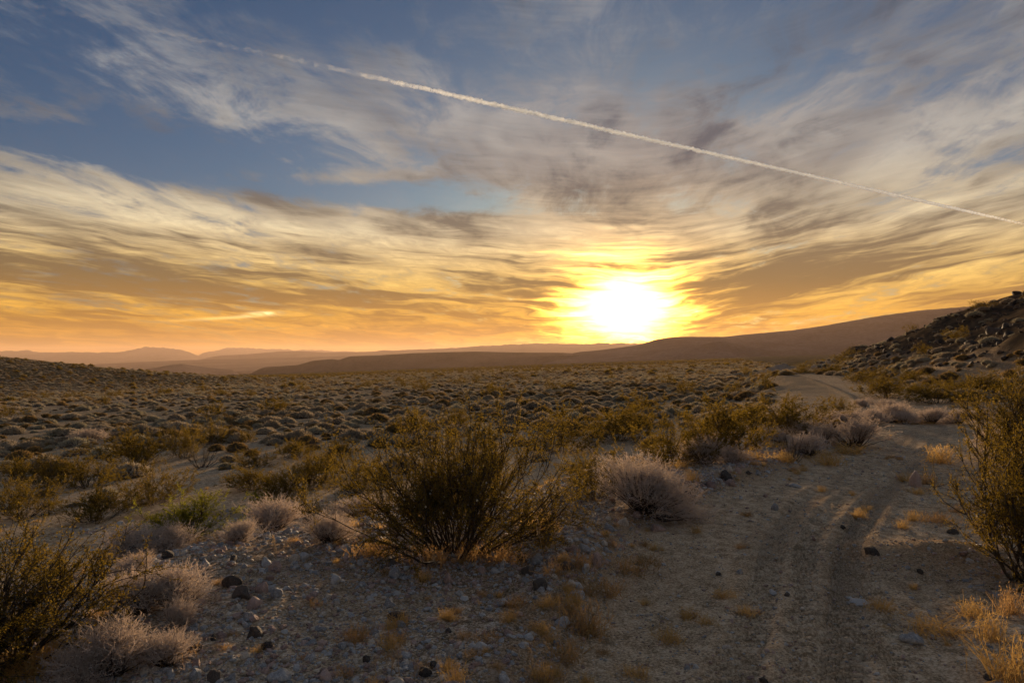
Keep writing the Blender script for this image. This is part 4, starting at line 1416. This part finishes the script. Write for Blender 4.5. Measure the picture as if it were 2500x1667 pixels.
# more stones along the gravel bank, thinning out with distance
cand = []
while len(cand) < 215:
    r = rng.uniform(3.2, 13.5); a = rng.uniform(-0.66, 0.66)
    x, y = r * math.sin(a), r * math.cos(a)
    s, t, hw = road_st(x, y)
    ye = np.interp(x, EDGE_X, EDGE_Y)
    w = 1.0 if t < -hw else (0.10 if t < hw else 0.25)
    w *= 1.0 if y < ye + 1.2 else 0.12
    w *= 0.25 + 1.5 * max(0.0, float(fbm(x * 0.7, y * 0.7, 3, 441)) + 0.25)
    w *= 1.0 + 1.2 * math.exp(-((y - ye + 0.4) / 0.9) ** 2) + 2.5 * math.exp(-((t + hw + 0.5) / 0.4) ** 2) * (y > 5.5)
    if rng.uniform() < w * 0.6 and all(math.hypot(x - q[0], y - q[1]) > 0.06 for q in cand):
        cand.append((x, y))
for x, y in cand:
    w = float(np.clip(math.exp(rng.normal(-2.75, 0.38)), 0.035, 0.17))
    col = rng.choice(['rock_grey', 'rock_grey', 'rock_pink', 'rock_pink', 'rock_tan', 'rock_grey', 'rock_grey', 'rock_dark'])
    zn = rock_zone(x, y)
    put_rock(x, y, w, w * rng.uniform(0.35, 0.65), col, "%s %s stone %s" % (bulk(w), CN[col], zn), "%s %s stones %s" % (bulk(w), CN[col], zn))

# ---- gravel ----------------------------------------------------------------
N = 170000
r = rng.uniform(2.2, 15.0, N); a = rng.uniform(-0.74, 0.74, N)
x, y = r * np.sin(a), r * np.cos(a)
s, t, hw = road_st(x, y)
ye = np.interp(x, EDGE_X, EDGE_Y)
w = np.where(t < -hw + 0.1, 1.0, np.where(t < hw, 0.34, 0.34)) * np.where(y < ye + 1.5, 1.0, 0.15)
w = w * np.clip(0.35 + 2.0 * (fbm(x * 0.9, y * 0.9, 4, 451) + 0.15), 0.05, 1.0)
keep = rng.uniform(0, 1, N) < w
x, y, r = x[keep], y[keep], r[keep]
onr = np.abs(road_st(x, y)[1]) < road_st(x, y)[2]
sz = np.where(onr, 0.6, 1.0) * np.clip(np.exp(rng.normal(-3.75, 0.6, len(x))), 0.009, 0.09) * (0.75 + r * 0.05)
gp = [proto("pebble", small[k], *at(700 + k * 90, 1600)[:2], 0.03, "loose pebble lying singly on the gravel near the bottom edge", "pebble", "pebbles near the bottom edge") for k in range(6)]
scatter("gravel", np.stack([x, y, hz(x, y) - sz * 0.10], -1), euler_z(len(x), 0.35), vary(sz, 0.6, 1.2), rng.integers(0, 6, len(x)), gp,
        "grey and brown gravel strewn over the bank and road", "gravel")

# ---- dry grass -------------------------------------------------------------
TU = [tuft(601 + k, 120, 0.20, 0.0026, M['grass'], 48, 0.05) for k in range(3)]
TR = [tuft(611 + k, 150, 0.16, 0.0026, M['grass_rust'], 60, 0.07) for k in range(3)]
GRASS = [
    (2022, 1134, 66, 30, 0, "golden grass clump on the road's left below the brownish shrub"), (2074, 1106, 76, 24, 0, "golden grass clump in front of the broad pale roadside shrub"),
    (1916, 1126, 50, 24, 0, "golden grass under the leafless fan of sticks"), (2295, 1130, 66, 40, 0, "bright golden grass clump left of the right roadside creosote"), (2212, 1172, 44, 20, 0, "golden grass left of the standing stone"),
    (2262, 1182, 50, 26, 1, "golden grass right of the standing stone"), (2243, 1204, 44, 16, 0, "golden grass in front of the standing stone"), (2220, 1033, 66, 10, 0, "low golden strip of grass below the shrub row"),
    (1638, 1565, 62, 32, 0, "tuft on the road's left half near the bottom, left one"), (1726, 1523, 46, 20, 0, "tuft on the road's left half near the bottom, right one"), (1822, 1496, 42, 28, 0, "thin tuft between the wheel tracks"), (1768, 1458, 52, 18, 0, "faint low tuft between the wheel tracks, farther up"),
    (2151, 1492, 64, 34, 0, "golden tuft with a white stalk right of the tyre tracks"), (2285, 1544, 116, 34, 0, "wide golden tuft behind the blue-grey stone"), (2377, 1502, 60, 38, 0, "golden tuft in front of the right roadside creosote"),
    (2472, 1498, 66, 62, 1, "orange tuft under the right roadside creosote by the edge"), (2470, 1660, 120, 100, 0, "tall golden grass clump in the lower right corner"), (2420, 1560, 60, 60, 0, "golden grass above the lower right corner clump"), (2312, 1573, 20, 18, 0, "tiny tuft right of the blue-grey stone"),
    (2159, 1535, 18, 16, 0, "tiny tuft left of the blue-grey stone"), (2228, 1270, 28, 26, 0, "thin golden tuft below the standing stone"), (2290, 1274, 74, 24, 1, "reddish grass left of the brown boulder"), (2340, 1250, 40, 20, 1, "small reddish tuft beside the right creosote's lowest twigs"),
    (1424, 1540, 116, 62, 1, "largest rusty grass clump at the road's left edge"), (1374, 1600, 116, 44, 1, "rusty grass clump nearest the bottom at the road's left edge"), (1470, 1447, 104, 32, 1, "rusty grass along the road's left edge past the largest clump"), (1527, 1393, 114, 28, 1, "rusty grass at the road's left edge by the upright pinkish stone"),
    (1581, 1374, 76, 22, 1, "rusty grass farthest along the road's left edge"), (1412, 1384, 66, 34, 1, "rusty grass behind the upright pinkish stone"), (1355, 1402, 76, 28, 1, "rusty grass round the black stone before the largest bush"), (1550, 1648, 76, 24, 0, "golden tuft on the road near the bottom"),
    (1309, 1535, 44, 20, 1, "small rusty tuft left of the largest rusty clump"), (873, 1548, 86, 24, 1, "low rusty patch on the gravel left of centre"), (903, 1357, 96, 34, 1, "rusty grass under the largest bush's left branches"), (1317, 1664, 104, 26, 1, "rusty grass at the bottom edge by the road"),
    (1144, 1366, 80, 42, 1, "brown grass at the largest bush's foot"), (1040, 1372, 110, 40, 1, "brown grass left of the largest bush's foot"), (1230, 1372, 90, 40, 1, "brown grass right of the largest bush's foot"), (1330, 1295, 90, 44, 0, "lit golden grass behind the round black stone"),
    (428, 1612, 86, 38, 1, "orange grass clump right of the feathery shrub"), (96, 1620, 170, 52, 0, "golden grass beneath the left foreground bush"), (40, 1655, 120, 50, 0, "golden grass at the left foreground bush's foot"), (543, 1583, 34, 14, 1, "small orange tuft right of the feathery shrub"),
    (1660, 1140, 60, 16, 0, "golden grass behind the stone heap"), (1830, 1120, 80, 18, 0, "golden strip of grass above the stone heap"), (1690, 1175, 44, 26, 0, "golden grass between the biggest grey shrub and the stone heap"), (1900, 1090, 60, 14, 0, "golden grass left of the leafless fan of sticks"),
]
for k, (px, py, w, h, rust, lab) in enumerate(GRASS):
    me = (TR if rust else TU)[k % 3]
    put_px("grass_tuft", [("blades", me)], px, py, w * 1.1, h * 1.2, lab, "grass", "tufts of dry grass")

N = 3200
r = rng.uniform(2.6, 20, N); a = rng.uniform(-0.72, 0.72, N)
x, y = r * np.sin(a), r * np.cos(a)
s, t, hw = road_st(x, y)
w = np.where(np.abs(t) < hw - 0.15, 0.05, 0.22) + 1.0 * np.exp(-((t + hw + 0.05) / 0.35) ** 2)
w = w * np.clip(0.2 + 3.0 * (fbm(x * 0.5, y * 0.5, 3, 461) + 0.1), 0.03, 1.3)
keep = rng.uniform(0, 1, N) < w
x, y = x[keep], y[keep]
tp = [proto("grass_tuft", m_, *at(px_, py_)[:2], 0.5, lb_, "grass", "tufts of dry grass") for m_, px_, py_, lb_ in (
    (TU[0], 1700, 1300, "single small golden tuft on the road's left margin"), (TU[1], 2120, 1240, "small tuft on the road left of the standing stone"),
    (TR[0], 1195, 1560, "single low rusty tuft on the gravel below the largest bush"), (TR[1], 760, 1480, "single rusty tuft on the gravel right of the round brown stone"))]
gs = rng.uniform(0.15, 0.55, len(x))
scatter("dry_grass", np.stack([x, y, hz(x, y) - 0.005], -1), euler_z(len(x)), vary(gs), rng.integers(0, 4, len(x)), tp,
        "thin dry grass sprouting between the stones and along the road", "grass")

# ---- dry weed stalks -------------------------------------------------------
WD = [weed(701, 1, 0.5), weed(702, 3, 0.4), weed(703, 5, 0.4)]
WEEDS = [(1170, 1502, 20, 52, 0, "single straw stalk on the gravel below the largest bush"), (1256, 1498, 30, 58, 1, "pale dead weed left of another by the road, below the largest bush"), (1284, 1502, 36, 60, 2, "bushy pale weed right of its neighbour below the largest bush"),
         (1430, 1524, 40, 64, 2, "pale dead weed rising from the largest rusty clump"), (1292, 1644, 44, 78, 1, "forked straw weed near the bottom by the road"), (962, 1650, 40, 80, 1, "tall straw weed at the bottom left of centre"), (925, 1668, 30, 60, 0, "short straw stalk left of the tall straw weed"),
         (1008, 1658, 36, 54, 1, "straw weed right of the tall straw weed"), (1332, 1392, 20, 124, 0, "tallest thin stalk beside the round black stone"), (1080, 1432, 24, 96, 0, "thin bent stalk before the largest bush"), (816, 1376, 16, 54, 0, "thin stalk on the bank left of the largest bush"),
         (680, 1352, 34, 46, 2, "small pale weed on the bank below the taller rim shrub"), (340, 1640, 30, 84, 1, "straw weed between the two lower left shrubs"), (546, 1330, 44, 34, 2, "grey weed on the bank below the small dark grey shrub"), (1270, 1330, 50, 52, 2, "pale weed at the largest bush's right foot")]
for px, py, w, h, k, lab in WEEDS:
    st, hd = WD[k]
    put_px("dead_weed", [("stems", st), ("seed_heads", hd)], px, py, w, h, lab, "weed", "dry weed stalks")


# ------------------------------------------------------------------ condensation trail high over the valley
def contrail():
    m, g, out = new_mat("ice_cloud")
    tc = g.nodes.new('ShaderNodeTexCoord')
    P = S(g, tc.outputs['Object'])
    dn = g.nodes.new('ShaderNodeBsdfDiffuse'); dn.inputs[0].default_value = (0.75, 0.86, 1.0, 1)
    tn = g.nodes.new('ShaderNodeBsdfTranslucent'); tn.inputs[0].default_value = (0.75, 0.86, 1.0, 1)
    mx = g.nodes.new('ShaderNodeMixShader'); mx.inputs[0].default_value = 0.6
    g.links.new(dn.outputs[0], mx.inputs[1]); g.links.new(tn.outputs[0], mx.inputs[2])
    tr = g.nodes.new('ShaderNodeBsdfTransparent')
    m2 = g.nodes.new('ShaderNodeMixShader')
    n1 = noise(g, P, 0.02, 4, 0.7)
    old = attr(g, 'age')
    al = (n1.step(0.28, 0.5) * 0.25 + 0.75) * (1.0 - old) * (1.0 - old * (1.0 - n1.step(0.42, 0.60)))
    g.links.new(al.s, m2.inputs[0])
    g.links.new(tr.outputs[0], m2.inputs[1]); g.links.new(mx.outputs[0], m2.inputs[2])
    g.links.new(m2.outputs[0], out.inputs[0])
    alt = 1500.0

    def p(px, py):
        d = sight(px, py)
        return d * ((alt - EYE) / d[2]) + [0, 0, EYE]
    A, B, C0 = p(770, 157), p(2620, 574), p(-60, -15)
    rg = np.random.default_rng(9)

    def strand(P0, P1, n, rad0, rad1, sides, lump, age):
        t = np.linspace(0, 1, n)
        c = P0 + (P1 - P0) * t[:, None]
        dirn = unit(P1 - P0); u = unit(np.cross(dirn, [0, 0, 1.0])); w_ = np.cross(u, dirn)
        th = np.arange(sides) * 2 * math.pi / sides
        length = np.linalg.norm(P1 - P0)
        q = t * length
        rad = (rad0 + (rad1 - rad0) * t)
        rr = rad[:, None] * (1 + lump * 2 * fbm(q[:, None] / 14 + np.cos(th)[None] * 0.6, np.sin(th)[None] * 0.6 + q[:, None] / 40, 3, 91))
        off = (fbm(q / 90, q * 0, 3, 92) * rad * 0.5)[:, None] * w_ + (fbm(q / 70, q * 0, 3, 93) * rad * 0.5)[:, None] * u
        V = (c + off)[:, None] + rr[..., None] * (u[None, None] * np.cos(th)[None, :, None] + w_[None, None] * np.sin(th)[None, :, None])
        idx = np.arange(n * sides).reshape(n, sides)
        a, b = idx[:-1], idx[1:]
        f = np.stack([a, np.roll(a, -1, 1), np.roll(b, -1, 1), b], -1).reshape(-1, 4)
        return V.reshape(-1, 3), f, np.repeat(age(t), sides)
    e = link("contrail", None, loc=(0, 0, 0))
    tag(e, "bright white vapour trail slanting down to the right across the sky", "vapour trail")
    for nm, args in (("fresh_trail", (A, B, 1500, 13.0, 13.0, 9, 0.55, lambda t: 0.08 + 0.80 * sst(t, 0.14, 0.0) + 0.82 * sst(t, 0.66, 0.92))), ("old_trail", (C0, A, 500, 12.0, 12.0, 9, 1.1, lambda t: 0.985 - 0.06 * t))):
        V, f, age = strand(*args)
        me = mesh_from(nm, V, [f], m, True)
        me.attributes.new('age', 'FLOAT', 'POINT').data.foreach_set("value", age.astype(np.float32))
        link(nm, me, parent=e)


contrail()
